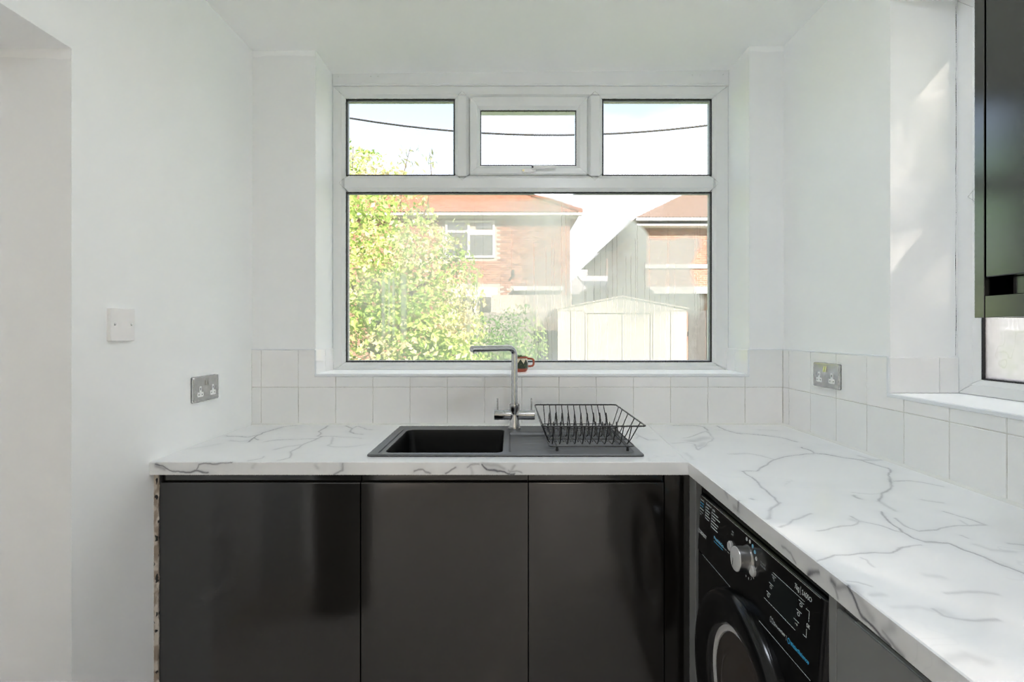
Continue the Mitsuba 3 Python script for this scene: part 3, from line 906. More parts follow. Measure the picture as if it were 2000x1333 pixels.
# ---------------------------------------------------------------- tap
tx, ty = 0.0155, 1.985
t = thing('tap', 'chrome kitchen mixer tap with swivel spout and two side handles behind the sink', 'tap')


def at(x, y, z):
    return frame_m([1, 0, 0], [0, 1, 0], [0, 0, 1], [x, y, z])


obj('base', xf(lathe([(0, Zr), (.0235, Zr), (.0245, Zr + .002), (.0240, Zr + .006), (.0212, Zr + .0075), (.0155, Zr + .048), (.0142, Zr + .056), (.0150, Zr + .064), (.0192, Zr + .071), (.0196, Zr + .094), (.0190, Zr + .0955), (.011, Zr + .0955), (0, Zr + .0955)], 48), at(tx, ty, 0)), 'mat_chrome', t, smooth=35)
rv = .0185
zv = 0.971
for s in (-1, 1):
    Mv = frame_m([0, 1, 0], [0, 0, 1], [s, 0, 0], [tx, ty, zv]) if s > 0 else frame_m([0, 0, 1], [0, 1, 0], [s, 0, 0], [tx, ty, zv])
    b = obj('valve', xf(lathe([(0, .006), (.0125, .006), (.0178, .014), (rv, .0155), (rv, .0415), (rv - .0006, .0418), (rv - .0006, .0428), (rv + .0002, .0432), (rv + .0002, .0765), (rv - .001, .078), (0, .078)], 40), Mv), 'mat_chrome', t, smooth=35)
    obj('lever', xf(lathe([(.0028, 0), (.0026, .046), (.0022, .0475), (0, .0475)], 14), at(tx + s * .0655, ty, zv + rv - .002)), 'mat_chrome', b, smooth=40)
dirx = np.array([-0.157, -0.125])
dirx /= np.linalg.norm(dirx)
z_top = 1.2305
end = np.array([tx + dirx[0] * .2, ty + dirx[1] * .2, z_top - .001])
path = fillet([(tx, ty, Zr + .093), (tx, ty, z_top), tuple(end)], .034, 14)
# square off a little: rounder tube upwards, spout tube along
sp = tube(path, .0118, 28)
obj('spout', sp, 'mat_chrome', t, smooth=40)
nz = end + np.array([-dirx[0], -dirx[1], 0]) * .014
obj('aerator', xf(lathe([(0, 0), (.0072, 0), (.0075, .003), (.0075, .008), (0, .008)], 24), at(nz[0], nz[1], z_top - .0165)), 'mat_chrome', t, smooth=40)

# ---------------------------------------------------------------- dish rack
t = thing('dish_rack', 'black wire dish rack standing on the sink drainer', 'dish rack')
rx0, rx1, ry0, ry1, rz = 0.097, 0.4185, 1.586, 2.045, 1.0015
cx0, cx1, cy0, cy1, cz = 0.122, 0.3915, 1.620, 2.010, 0.9315
rimp = [(x, y, rz) for x, y in rrect(rx0, rx1, ry0, ry1, .012, 5)]
obj('rim', tube(rimp, .0025, 8, closed=True), 'mat_wire', t, smooth=True)
obj('base_hoop', tube([(x, y, cz) for x, y in rrect(cx0, cx1, cy0, cy1, .012, 5)], .0017, 8, closed=True), 'mat_wire', t, smooth=True)
rw = .00165
for k in range(11):
    x = 0.1335 + k * (0.388 - 0.1335) / 10.6
    xb = 0.131 + k * 0.0238
    pts = fillet([(xb, ry1 - .001, rz), (x, cy1 - .001, cz + .022), (x, cy1 - .02, cz + .0015), (x, cy0 + .022, cz + .0015), (x, cy0 + .002, cz + .020), (x + .001, ry0 + .002, rz)], .012, 4)
    obj('wire', tube(pts, rw, 6), 'mat_wire', t, smooth=True)
for k in range(10):
    x = 0.146 + k * 0.0238
    for y0, tilt in ((1.925, 0.0), (1.735, 0.0)):
        pts = fillet([(x - .0055, y0, cz), (x - .0008, y0 + .012, cz + .060), (x + .0008, y0 + .012, cz + .060), (x + .0055, y0, cz)], .003, 4)
        pts = fillet([(x - .0045, y0 + .03, cz + .0015), (x - .0035, y0, cz + .012), (x, y0 + .012, cz + .058), (x + .0035, y0, cz + .012), (x + .0045, y0 - .05, cz + .0015)], .006, 5)
        obj('plate_divider', tube(pts, rw, 6), 'mat_wire', t, smooth=True)
for y in (1.735, 1.925):
    obj('cross_wire', tube([(cx0, y, cz - .0015), (cx1, y, cz - .0015)], .0016, 8), 'mat_wire', t, smooth=True)
for s, xr, xc in ((0, rx0, cx0), (1, rx1, cx1)):
    for y in (1.655, 1.735, 1.83, 1.925, 1.99):
        yy = cy0 + (y - ry0) / (ry1 - ry0) * (cy1 - cy0)
        obj('wire', tube(fillet([(xr, y, rz), (xc, yy, cz + .008), (xc - (2 * s - 1) * .006, yy, cz)], .005, 3), rw, 6), 'mat_wire', t, smooth=True)
for x in (0.1465, 0.3685):
    obj('runner', tube(fillet([(x, 1.6195, cz - .004), (x, 1.628, cz - .001), (x, 2.0, cz - .001), (x, 2.008, cz - .004)], .004, 3), .0022, 8), 'mat_wire', t, smooth=True)
    for y in (1.617, 2.009):
        obj('foot', xf(lathe([(0, 0), (.0042, 0), (.0046, .003), (.0038, .009), (.0026, .0125), (0, .0125)], 14), at(x, y, cz - .0135)), 'mat_rubber', t, smooth=40)

# ---------------------------------------------------------------- mug and little plant on the sill
mx, my, mz = 0.0405, 2.228, 1.1195


def mug_fn(p, n, uv):
    a = dr.atan2(p.y - my, p.x - mx)
    z = p.z - mz
    tri = dr.abs(((a + 1.50) * 8 / (2 * math.pi)) - dr.floor((a + 1.50) * 8 / (2 * math.pi)) - 0.5) * 2
    c = mix((0.020, 0.032, 0.018), (0.10, 0.12, 0.035), smoothstep(0.5, 0.75, fbm(a * 5, z * 120, 0.0, 3)))
    c = mix(c, (0.68, 0.60, 0.46), dr.select(z > 0.034 + 0.021 * tri, 1.0, 0.0) * dr.select(z < 0.058, 1.0, 0.0))
    half = dr.abs(a + 1.35)
    return mix(c, (0.33, 0.35, 0.37), dr.select((half > 0.95) & (z < 0.052 - 0.012 * (half - 0.95)), 1.0, 0.0))


mat('mat_mug', two(pr(proc(mug_fn), 0.25)))
t = thing('mug', 'small terracotta mug painted with dark green leaves, on the window sill behind the tap', 'mug')
obj('body', xf(lathe([(0, .0005), (.026, .0005), (.0290, .003), (.0345, .013), (.0362, .018), (.0362, .030), (.0345, .046), (.0322, .058), (.0330, .0615), (.0300, .0615), (.0300, .05), (0, .048)], 48), at(mx, my, mz)), 'mat_mug', t, smooth=40)
obj('rim', xf(lathe([(.0315, .0585), (.0345, .0590), (.0350, .0625), (.0335, .0650), (.0295, .0640), (.0300, .0590)], 48), at(mx, my, mz)), 'mat_terracotta', t, smooth=40)
obj('foot_ring', xf(lathe([(0, .0002), (.0272, .0002), (.0300, .003), (.0352, .0128), (.0349, .0145), (0, .0145)], 48), at(mx, my, mz)), 'mat_terracotta', t, smooth=40)
hpts = fillet([(mx + .032, my, mz + .056), (mx + .060, my, mz + .055), (mx + .060, my, mz + .024), (mx + .034, my, mz + .022)], .016, 8)
obj('handle', tube(hpts, .0044, 10), 'mat_terracotta', t, smooth=True)
p_ = thing('succulent', 'tiny succulent growing in the painted mug on the sill', 'plant')
obj('soil', xf(lathe([(.0295, 0), (.02, .003), (0, .004)], 24), at(mx, my, mz + .0535)), 'mat_soil', p_)
rng = np.random.default_rng(3)
for k in range(16):
    a = k * 2.4
    r0, up, ln = .004 + .0012 * k, math.radians(75 - 3.2 * k), .017 + .004 * rng.random()
    d = np.array([math.cos(a) * math.cos(up), math.sin(a) * math.cos(up), math.sin(up)])
    sd = np.array([-math.sin(a), math.cos(a), 0])
    o = np.array([mx + math.cos(a) * r0, my + math.sin(a) * r0, mz + .056])
    nn = np.cross(sd, d)
    pts = [o, o + d * ln * .55 + sd * .0045, o + d * ln * .55 - sd * .0045, o + d * ln, o + d * ln * .5 + nn * .0028, o + d * ln * .5 - nn * .0022]
    obj('leaf', hull(pts), 'mat_succulent', p_)

# ---------------------------------------------------------------- electrical plates


def wall_frame(side, y, z):
    """local x to the viewer's right, y up, z out of the wall"""
    if side == 'left':
        return frame_m([0, 1, 0], [0, 0, 1], [1, 0, 0], [XL, y, z])
    return frame_m([0, -1, 0], [0, 0, 1], [-1, 0, 0], [XT, y, z])


def plate_mesh(w, h, t, r, bev):
    return loft([r3(-w / 2, w / 2, -h / 2, h / 2, r, 0, 5), r3(-w / 2, w / 2, -h / 2, h / 2, r, t - bev, 5), r3(-w / 2 + bev * .4, w / 2 - bev * .4, -h / 2 + bev * .4, h / 2 - bev * .4, r, t - bev * .3, 5), r3(-w / 2 + bev, w / 2 - bev, -h / 2 + bev, h / 2 - bev, r, t, 5)], closed_last=True)


def screw(parent, M, x, y, z):
    obj('screw', xf(lathe([(.0033, 0), (.0033, .0006), (.002, .0013), (0, .0014)], 16), M @ at(x, y, z)), 'mat_chrome', parent, smooth=40)


def socket(side, y, z, lab):
    M = wall_frame(side, y, z)
    t = thing('double_socket', lab, 'socket')
    obj('backing', xf(plate_mesh(.1465, .0865, .0025, .005, .0008), M), 'mat_gasket', t)
    obj('plate', xf(plate_mesh(.146, .086, .0085, .005, .0022), M @ at(0, 0, .0015)), 'mat_chrome', t, smooth=20)
    zf = .010
    tee = Polygon([(-.0165, -.0145), (.0165, -.0145), (.0165, .0015), (.0058, .0015), (.0058, .0215), (-.0058, .0215), (-.0058, .0015), (-.0165, .0015)]).buffer(-.002).buffer(.002, quad_segs=3)
    for s in (-1, 1):
        m = extrude(tee, .0006)
        q = obj('outlet', xf(m, M @ at(s * .0365, -.011, zf - .0001)), 'mat_white_plastic', t, label='white outlet face')
        hb = lambda cx, cy, w, h: xf(bx(-w, w, -h, h, 0, .0003), M @ at(s * .0365 + cx, -.011 + cy, zf + .0004))
        obj('pin_slot', cat(hb(0, .0125, .0022, .0042)), 'mat_pin', q)
        obj('pin_slot', cat(hb(-.0095, -.0065, .0026, .0021)), 'mat_pin', q)
        obj('pin_slot', cat(hb(.0095, -.0065, .0026, .0021)), 'mat_pin', q)
        rock = hull([(x, yy, zz) for x in (-.0042, .0042) for yy, zz in ((-.010, 0), (-.010, .0052), (.010, 0), (.010, .0008))])
        obj('rocker', xf(rock, M @ at(s * .0052, .0225, zf)), 'mat_chrome', t)
        screw(t, M, s * .0605, .003, zf)
    return t


socket('left', 1.783, 1.0965, 'chrome double socket on the left wall above the worktop')
socket('right', 1.8095, 1.1385, 'chrome double socket on the tiled right wall')
M = wall_frame('left', 1.3975, 1.3125)
t = thing('blank_plate', 'square white blanking plate with two screws on the left wall', 'wall plate')
obj('plate', xf(plate_mesh(.088, .088, .0105, .003, .0015), M), 'mat_white_plastic', t, smooth=20)
for s in (-1, 1):
    screw(t, M, s * .030, 0.001, .0105)

# ---------------------------------------------------------------- washing machine
WA, WB = 1.4645, 0.868      # far and near ends (y)
t = thing('washing_machine', 'black front loading washing machine under the right worktop', 'washing machine')


def fascia(u, z, w=0.0):
    """u = distance from the far end, z = height, w = outwards"""
    return (0.5365 - 0.0085 * (0.835 - z) / 0.15 - w, WA - u, z)


def on_fascia(mesh, u0, z0, sx=1.0, w0=0.0):
    """mesh in (x right, y up, z out) laid on the sloping control panel"""
    v = np.array(mesh.vertices)
    w = np.array([fascia(u0 + a * sx, z0 + b, w0 + c) for a, b, c in v])
    m = trimesh.Trimesh(w, mesh.faces, process=False)
    return m


def plan(x0, r, n=6):
    """counter-clockwise plan with rounded front corners"""
    p = [(0.60, WB), (0.60, WA)]
    for a in np.linspace(90, 180, n):
        p.append((x0 + r + r * math.cos(math.radians(a)), WA - r + r * math.sin(math.radians(a))))
    for a in np.linspace(180, 270, n):
        p.append((x0 + r + r * math.cos(math.radians(a)), WB + r + r * math.sin(math.radians(a))))
    return p


def panel_block(z0, z1, c=0.003):
    rings = []
    for z, ins in ((z0, c), (z0 + c, 0), (z1 - c, 0), (z1, c)):
        sh = -0.0085 * (0.835 - min(max(z, .68), .835)) / 0.15
        rings.append([(x + sh + (ins if x < .59 else 0), y, z) for x, y in plan(0.5365, .020)])
    return loft(rings, True, True)


obj('lid', rbox(0.548, 1.09, WB, WA, 0.836, 0.8505, .002), 'mat_washer', t)
obj('cabinet', loft([[(x, y, z) for x, y in plan(0.529, .022)] for z in (0.06, 0.677)], True, True), 'mat_washer_body', t, smooth=30)
obj('cabinet_rear', bx(0.602, 1.09, WB + .001, WA - .001, 0.04, 0.834), 'mat_washer_body', t)
cp = obj('control_panel', panel_block(0.6795, 0.835), 'mat_washer', t, smooth=25)
tl = lambda u0, z0, u1, z1, th=.0008: on_fascia(hull([(a, b, c) for a, b in ((0, 0), (u1 - u0, z1 - z0), (0, th), (u1 - u0, z1 - z0 + th)) for c in (-.0003, .0005)]), u0, z0)
obj('trim_line', cat(tl(.022, .8332, .575, .8332, .0007), tl(.05, .6808, .56, .6800, .0006)), 'mat_silver', cp, label='thin silver edge line')


def text(s, u, z, h, matname, sx=1.0, bold=False, width=None):
    m = meshkit.text_mesh(s, h, .0003, bold)
    if width:
        sx = width / (m.bounds[1][0] - m.bounds[0][0])
    obj('lettering', on_fascia(m, u, z, sx, .0002), matname, cp)


def strip(items, matname, nm='marking'):
    obj(nm, cat(*[on_fascia(bx(0, w, 0, h, 0, .0004), u, z, 1.0, .0001) for u, z, w, h in items]), matname, cp)


# maker's name with its ring, programme lists, selector numbers (u from the far end)
ring = lathe([(.0066, 0), (.0066, .0004), (.0054, .0004), (.0054, 0)], 28)
obj('emblem', cat(on_fascia(ring, .0165, .7345), on_fascia(bx(-.0006, .0006, -.003, .0022, 0, .0004), .0165, .7345), on_fascia(bx(-.0007, .0007, .003, .0044, 0, .0004), .0165, .7345)), 'mat_print_white', cp)
text('INDESIT', .0255, .7305, .0085, 'mat_print_white', bold=True, width=.047)
text('Quick', .0170, .8215, .0042, 'mat_print_white', bold=True, width=.026)
for z_ in (.8125, .8045):
    strip([(.0170, z_, .0042, .0036)], 'mat_print_light_blue')
strip([(.0225, .8130, .020, .0026), (.0225, .8050, .017, .0026)], 'mat_print_blue')
strip([(.0170, .7965, .0042, .0034), (.0225, .7968, .021, .0026)], 'mat_print_white')
strip([(.0170, .7885, .0038, .0026), (.0225, .7885, .018, .0024), (.0170, .7815, .012, .0026)], 'mat_print_dim')
text('Cotton', .0560, .8215, .0048, 'mat_print_white', bold=True, width=.038)
strip([(.0545, .7865, .0007, .030)], 'mat_print_dim')
strip([(.0570, .8130 - .0075 * i, .0036, .0032) for i in range(5)] + [(.0625, .8132 - .0075 * i, w, .0026) for i, w in enumerate((.016, .024, .018, .026, .020))], 'mat_print_white')
text('Extra', .1000, .8205, .0048, 'mat_print_white', bold=True, width=.018)
strip([(.0975, .7735, .0007, .044)], 'mat_print_dim')
strip([(.1000, .8125 - .0075 * i, .0036, .0034) for i in range(6)] + [(.1060, .8127 - .0075 * i, w, .0026) for i, w in enumerate((.034, .046, .018, .038, .032, .036))], 'mat_print_white')
text('Push&Go', .1200, .7530, .0075, 'mat_print_light_blue', bold=True, width=.060)
strip([(.1215, .7465, .058, .0014)], 'mat_print_blue')
strip([(.182, .7545, .018, .0007)], 'mat_print_white')
strip([(.205, .7545, .012, .0007)], 'mat_print_white')
text('ON', .222, .8100, .0040, 'mat_print_dim', width=.010)
text('OFF', .220, .8030, .0040, 'mat_print_dim', width=.012)
ku, kz = .309, .7835
disc = lambda u, z, r, h=.0005, w=0.0: on_fascia(lathe([(r, 0), (r, h), (0, h)], 18), u, z, 1.0, w)
K = lambda a, r=.0415: (ku + r * math.sin(math.radians(a)), kz + r * math.cos(math.radians(a)))
obj('programme_dot', cat(*[disc(*K(a), .0044) for a in (-14, 8, 66)]), 'mat_print_white', cp, label='white programme dots')
obj('programme_dot', cat(*[disc(*K(a), .0044) for a in (28, 47)]), 'mat_print_light_blue', cp, label='blue programme dots')
for i, a in enumerate((92, 112, 132, 150, 168, 186)):
    u, z = K(a, .0405)
    text(str(4 + i), u - .0015, z - .003, .0058, 'mat_print_white', width=.0034)
text('START', .366, .8010, .0038, 'mat_print_dim', width=.022)
text('PAUSE', .366, .7945, .0038, 'mat_print_dim', width=.022)
strip([(.418, .8035, .112, .0008)], 'mat_print_white')
strip([(.389, .7375, .117, .0008)], 'mat_print_white')
obj('display', on_fascia(bx(0, .098, 0, .064, 0, .0004), .409, .7392), 'mat_display', cp, label='dark display')
for i, (c, z) in enumerate((('°C', .7895), ('O', .7690), ('O', .7475))):
    strip([(.414 - .0085 * i, z + .0085, .017, .0012)], 'mat_print_white')
    text(c, .417 - .0085 * i, z, .0065, 'mat_print_white', width=.0085)
for i, (c, z) in enumerate((('O', .7890), ('O', .7690), ('-+', .7480))):
    strip([(.512 - .006 * i, z + .0085, .017, .0012)], 'mat_print_white')
    text(c, .515 - .006 * i, z, .0065, 'mat_print_white', bold=True, width=.0085)
strip([(.536, .794, .010, .0009), (.5455, .776, .0009, .018), (.5405, .7445, .0009, .016), (.531, .7445, .010, .0009)], 'mat_print_white')
text('OK', .5395, .7645, .0065, 'mat_print_white', bold=True, width=.010)
text('7kg | 1400', .496, .8125, .0092, 'mat_print_white', bold=True, width=.046)
ring2 = lathe([(.0042, 0), (.0042, .0004), (.0030, .0004), (.0030, 0)], 20)
obj('emblem', on_fascia(ring2, .547, .8168), 'mat_print_white', cp)
text('CO', .416, .7040, .0115, 'mat_print_dim', width=.013)
text('Inverter', .431, .7055, .0062, 'mat_print_white', width=.044)
text('O', .482, .7015, .0100, 'mat_print_blue', bold=True, width=.009)
text('WaterBalance', .493, .7035, .0068, 'mat_print_blue', bold=True, width=.060)
strip([(.4785, .702, .0006, .010)], 'mat_print_dim')
# selector knob and push buttons
kb = obj('knob', on_fascia(lathe([(.0300, 0), (.0296, .003), (.0276, .006), (.0272, .026), (.0268, .0275)], 48), ku, kz), 'mat_brushed', t, smooth=40, label='silver selector knob')
obj('knob_face', on_fascia(lathe([(.0268, .0274), (.0262, .0285), (.02, .0298), (0, .0304)], 48), ku, kz), 'mat_silver', kb, smooth=40)
obj('knob_mark', on_fascia(bx(-.0006, .0006, -.016, 0, .0302, .0308), ku - .008, kz - .001), 'mat_carcass', kb)
obj('start_ring', on_fascia(lathe([(.0165, 0), (.0165, .001), (.0150, .001), (.0150, 0)], 32), .2525, .7535), 'mat_print_blue', t)
pb_ = obj('push_button', on_fascia(lathe([(.0135, 0), (.0135, .003), (.010, .0045), (0, .005)], 32), .2525, .7535), 'mat_print_light_blue', t, smooth=40, label='light blue push button')
for u, z in ((.2235, .7765), (.3385, .7700)):
    obj('push_button', on_fascia(lathe([(.0118, 0), (.0118, .0045), (.0095, .0065), (.005, .006), (0, .0055)], 32), u, z), 'mat_silver', t, smooth=40, label='silver push button')
# porthole door
Md = frame_m([0, -1, 0], [0, 0, 1], [-1, 0, 0], [0.530, 1.163, 0.452])
pd = obj('porthole_door', xf(lathe([(.240, 0), (.240, .010), (.2385, .020), (.232, .029), (.222, .0335), (.205, .034), (.168, .024), (.158, .014), (.156, .006)], 72), Md), 'mat_washer', t, smooth=40)
obj('silver_ring', xf(lathe([(.157, .006), (.1565, .0105), (.149, .0115), (.143, .009), (.142, .004)], 72), Md), 'mat_silver', pd, smooth=40)
obj('door_glass', xf(lathe([(.1425, .004), (.138, .009), (.120, .006), (.100, -.004 + .012), (.085, .020), (.05, .027), (0, .030)], 64), Md), 'mat_porthole', pd, smooth=60)
obj('plinth_panel', rbox(0.531, 0.60, WB + .002, WA - .002, 0.01, 0.056, .003), 'mat_washer_body', t)

# ---------------------------------------------------------------- cupboard next to the washing machine
t = thing('end_cupboard', 'satin grey base cupboard with a steel edged grip, nearest on the right below the worktop', 'cupboard')
obj('side_panel', rbox(0.5345, 1.10, 0.8435, 0.8635, 0.11, 0.871, .0008), 'mat_satin_grey', t)
prof = [(0.5345 + d, z) for d, z in jdoor_profile(top=.869)]
obj('door', prism(prof, 0.25, 0.8415, 'y'), 'mat_satin_grey', t, smooth=25)
obj('grip_strip', rbox(0.5355, 0.5425, 0.25, 0.800, ZD - .0002, ZD + .0016, .0004), 'mat_brushed', t, label='steel strip along the grip')
obj('carcass', cat(bx(0.5575, 1.10, 0.248, 0.842, 0.11, 0.14), bx(0.5575, 1.10, 0.248, 0.266, .14, .871), bx(1.08, 1.10, .266, .842, .14, .871)), 'mat_carcass', t)
obj('plinth', bx(0.60, 0.62, 0.25, 0.862, 0, .108), 'mat_satin_grey', label='charcoal plinth board below the right units', cat='plinth')

# ---------------------------------------------------------------- wall cupboard
t = thing('wall_cupboard', 'dark gloss wall cupboard reflecting the garden, hung at the upper right', 'cupboard')
UX, UB, UT = 0.790, 1.3185, 2.10
obj('end_panel', rbox(UX, XT - .001, 0.8575, 0.8755, UB, UT, .0006), 'mat_gloss_green', t)
dp = [(UX + a, z) for a, z in ((0, UB + .0685), (.001, UB + .067), (.019, UB + .067), (.019, UT), (0, UT))]
obj('door', prism(dp, 0.362, 0.8535, 'y'), 'mat_gloss_green', t)
obj('grip_rail', cat(rbox(UX, UX + .019, 0.362, 0.8560, UB, UB + .0365, .0008)), 'mat_gloss_green', t)
obj('grip_channel', cat(bx(UX + .028, UX + .032, 0.362, 0.836, UB + .030, UB + .075)), 'mat_gloss_green', t)
obj('carcass', cat(bx(UX + .034, XT - .002, 0.362, 0.857, UB + .002, UB + .018), bx(UX + .034, XT - .002, 0.362, 0.857, UT - .018, UT), bx(XT - .012, XT - .002, 0.362, .857, UB + .02, UT - .018), bx(UX + .0335, XT - .012, 0.362, 0.380, UB + .018, UT - .018)), 'mat_carcass', t)

# dark pedal bin by the doorway (mirrored in the cupboard doors)
t = thing('pedal_bin', 'tall dark round bin standing by the left wall, mirrored in the cupboard doors', 'bin')
obj('body', xf(lathe([(0, 0), (.125, 0), (.130, .01), (.140, .62), (0, .62)], 40), at(-0.80, 0.62, 0.001)), 'mat_bin', t, smooth=40)
obj('lid', xf(lathe([(.142, .622), (.142, .65), (.11, .70), (0, .715)], 40), at(-0.80, 0.62, 0.001)), 'mat_bin', t, smooth=40)

# ---------------------------------------------------------------- garden and neighbours (real size, real distance)
GZ = -0.25


def lawn_fn(p, n, uv):
    t = fbm(p.x * 2.2, p.y * 2.2, 0.0, 4)
    return mix((0.08, 0.14, 0.035), (0.15, 0.20, 0.07), t)


mat('mat_lawn', two(pr(proc(lawn_fn), 0.9)))
lw = trimesh.Trimesh([[-60, -60, GZ], [60, -60, GZ], [60, 90, GZ], [-60, 90, GZ]], [[0, 1, 2], [0, 2, 3]], process=False)
st('lawn', lw, 'mat_lawn')
mat('mat_added_paving', two(pr((0.56, 0.55, 0.53), 0.9)))
st('side_paving', bx(1.46, 9.0, -9.0, 1.8, GZ, GZ + .06), 'mat_added_paving')  # added pale paving, bounces sunlight up into the room
mat('mat_leaf', {'type': 'principledthin', 'base_color': {'type': 'mesh_attribute', 'name': 'vertex_color'}, 'roughness': 0.45, 'diff_trans': 0.95, 'eta': 1.25})
mat('mat_bark', two(pr((0.13, 0.10, 0.075), 0.9)))


def leaf_mesh(P, N, size, col, ratio, rng, droop=0.0):
    """one folded four-triangle leaf at each point P, facing about N"""
    k = len(P)
    N = N + 0.75 * rng.normal(size=(k, 3))
    N /= np.linalg.norm(N, axis=1, keepdims=True)
    D = rng.normal(size=(k, 3))
    D[:, 2] -= droop
    D -= N * np.sum(D * N, 1, keepdims=True)
    D /= np.linalg.norm(D, axis=1, keepdims=True)
    S = np.cross(N, D)
    s = (size * rng.uniform(0.65, 1.25, k))[:, None]
    w = s * ratio
    base, tip, mid = P - D * s * .5, P + D * s * .5 - N * s * .12, P - D * s * .02
    l, r = mid + S * w * .5 + N * w * .22, mid - S * w * .5 + N * w * .22
    v = np.stack([base, l, mid, r, tip], 1).reshape(-1, 3)
    o = np.arange(k)[:, None] * 5
    f = np.concatenate([o + [[0, 2, 1]], o + [[0, 3, 2]], o + [[1, 2, 4]], o + [[2, 3, 4]]])
    c = np.repeat(np.clip(col, 0, 1), 5, 0)
    return v, f, c


def join_leaves(parts):
    v, f, c, at_ = [], [], [], 0
    for a, b, d in parts:
        v.append(a), f.append(b + at_), c.append(d)
        at_ += len(a)
    return trimesh.Trimesh(np.vstack(v), np.vstack(f), process=False), np.vstack(c)


def blob_points(blobs, k, rng, shell=0.55):
    vol = np.array([r[0] * r[1] * r[2] for _, r in blobs]) ** (2 / 3)
    which = rng.choice(len(blobs), k, p=vol / vol.sum())
    d = rng.normal(size=(k, 3))
    d /= np.linalg.norm(d, axis=1, keepdims=True)
    rad = 1 - shell * rng.random(k) ** 2.2
    C = np.array([b[0] for b in blobs])[which]
    R = np.array([b[1] for b in blobs])[which]
    bump = 0.82 + 0.42 * meshkit.fbm(d * 2.6 + C, 3, 6)
    return C + d * R * (rad * bump)[:, None], d


def shrub(name, label, blobs, k, size, cols, seed, ratio=0.55, trunk=None, shoots=(), group=None, shell=0.55, floor_z=GZ + .03):
    rng = np.random.default_rng(seed)
    t = thing(name, label, 'bush' if name != 'tree' else 'tree', group)
    P, N = blob_points(blobs, k, rng, shell)
    ok = P[:, 2] > floor_z
    P, N = P[ok], N[ok]
    cols = np.array(cols)
    patch = meshkit.fbm(P * 1.9, 3, seed)
    pick = np.clip(((patch - 0.5) * 3.0 + 0.5 + rng.normal(size=len(P)) * .28) * len(cols), 0, len(cols) - 1).astype(int)
    col = 0.95 * cols[pick] * rng.uniform(0.75, 1.25, (len(P), 1))
    parts = [leaf_mesh(P, N, size, col, ratio, rng)]
    stems = []
    for (a, b, n, sz, cc) in shoots:
        a, b = np.array(a), np.array(b)
        bend = np.array([rng.normal() * .05, 0, 0])
        tt = np.linspace(0, 1, 8)[:, None]
        path = a + (b - a) * tt + bend * np.sin(tt * 3.1)
        stems.append(tube(path, np.linspace(.008, .003, 8), 5))
        u = rng.random(n)[:, None]
        Q = a + (b - a) * u + bend * np.sin(u * 3.1) + rng.normal(size=(n, 3)) * [.06, .05, .03]
        nn = rng.normal(size=(n, 3)) * [.8, .8, .2]
        parts.append(leaf_mesh(Q, nn, sz, 0.62 * np.array(cc) * rng.uniform(.8, 1.2, (n, 1)), 0.26, rng, droop=1.6))
    m, c = join_leaves(parts)
    obj('foliage', m, 'mat_leaf', t, kind='stuff', color=c)
    for b0, b1, r0, r1 in (trunk or []):
        tt = np.linspace(0, 1, 7)[:, None]
        pth = np.array(b0) + (np.array(b1) - np.array(b0)) * tt + rng.normal(size=(7, 3)) * .04
        obj('branch', tube(pth, np.linspace(r0, r1, 7), 7), 'mat_bark', t, smooth=True)
    if stems:
        obj('shoot', cat(*stems), 'mat_bark', t, smooth=True)
    return t


LIME = [(0.30, 0.46, 0.12), (0.42, 0.58, 0.16), (0.52, 0.66, 0.20), (0.62, 0.74, 0.28), (0.68, 0.76, 0.38), (0.72, 0.64, 0.40)]
GREEN = [(0.10, 0.24, 0.06), (0.18, 0.34, 0.09), (0.26, 0.42, 0.12)]
shrub('tree', 'bright lime green leafy tree filling the left of the big window', [((-1.78, 6.2, 2.2), (0.95, 0.8, 1.12)), ((-1.05, 6.1, 1.75), (0.72, 0.7, 0.80)), ((-0.95, 6.0, 1.25), (0.66, 0.6, 0.6)), ((-2.3, 6.6, 2.3), (1.0, 1.0, 1.45)), ((-1.6, 5.9, 0.9), (1.0, 0.7, 0.85)), ((-2.95, 6.8, 1.7), (0.7, 0.6, 1.9)), ((-0.78, 5.9, 0.75), (0.52, 0.5, 0.55))],
      19000, 0.075, LIME, 11, 0.58, trunk=[((-1.7, 6.4, GZ), (-1.6, 6.3, 1.9), .09, .04), ((-1.6, 6.3, .9), (-1.0, 6.1, 1.9), .05, .02), ((-1.65, 6.3, 1.1), (-2.3, 6.5, 2.6), .05, .02)],
      shoots=[((-1.28, 6.0, 2.75), (-1.16, 5.95, 3.40), 60, .085, (0.62, 0.66, 0.36)), ((-1.02, 6.0, 2.6), (-0.94, 5.95, 3.36), 60, .085, (0.60, 0.66, 0.36)), ((-1.85, 6.0, 2.95), (-1.82, 5.95, 3.42), 26, .07, (0.55, 0.62, 0.4)), ((-1.55, 6.0, 2.85), (-1.5, 5.95, 3.14), 22, .06, (0.40, 0.5, 0.3)), ((-0.62, 5.9, 1.9), (-0.5, 5.85, 2.55), 40, .085, (0.45, 0.55, 0.25)), ((-0.75, 5.9, 2.0), (-0.62, 5.85, 2.45), 30, .085, (0.45, 0.55, 0.25))])
shrub('hedge_bush', 'finer leaved green bush between the tree and the shed', [((-0.35, 7.2, 0.75), (0.62, .5, 0.75)), ((0.12, 7.3, 0.85), (0.42, .45, 0.80)), ((-0.02, 7.1, 0.5), (0.5, .45, .7)), ((-0.75, 7.2, 0.6), (0.55, .5, 0.75))],
      9000, 0.05, [(0.14, 0.29, 0.08), (0.24, 0.42, 0.13), (0.36, 0.52, 0.18)], 12, 0.6, trunk=[((0.0, 7.3, GZ), (0.05, 7.3, .9), .05, .02), ((-.5, 7.3, GZ), (-.5, 7.3, .9), .05, .02)])
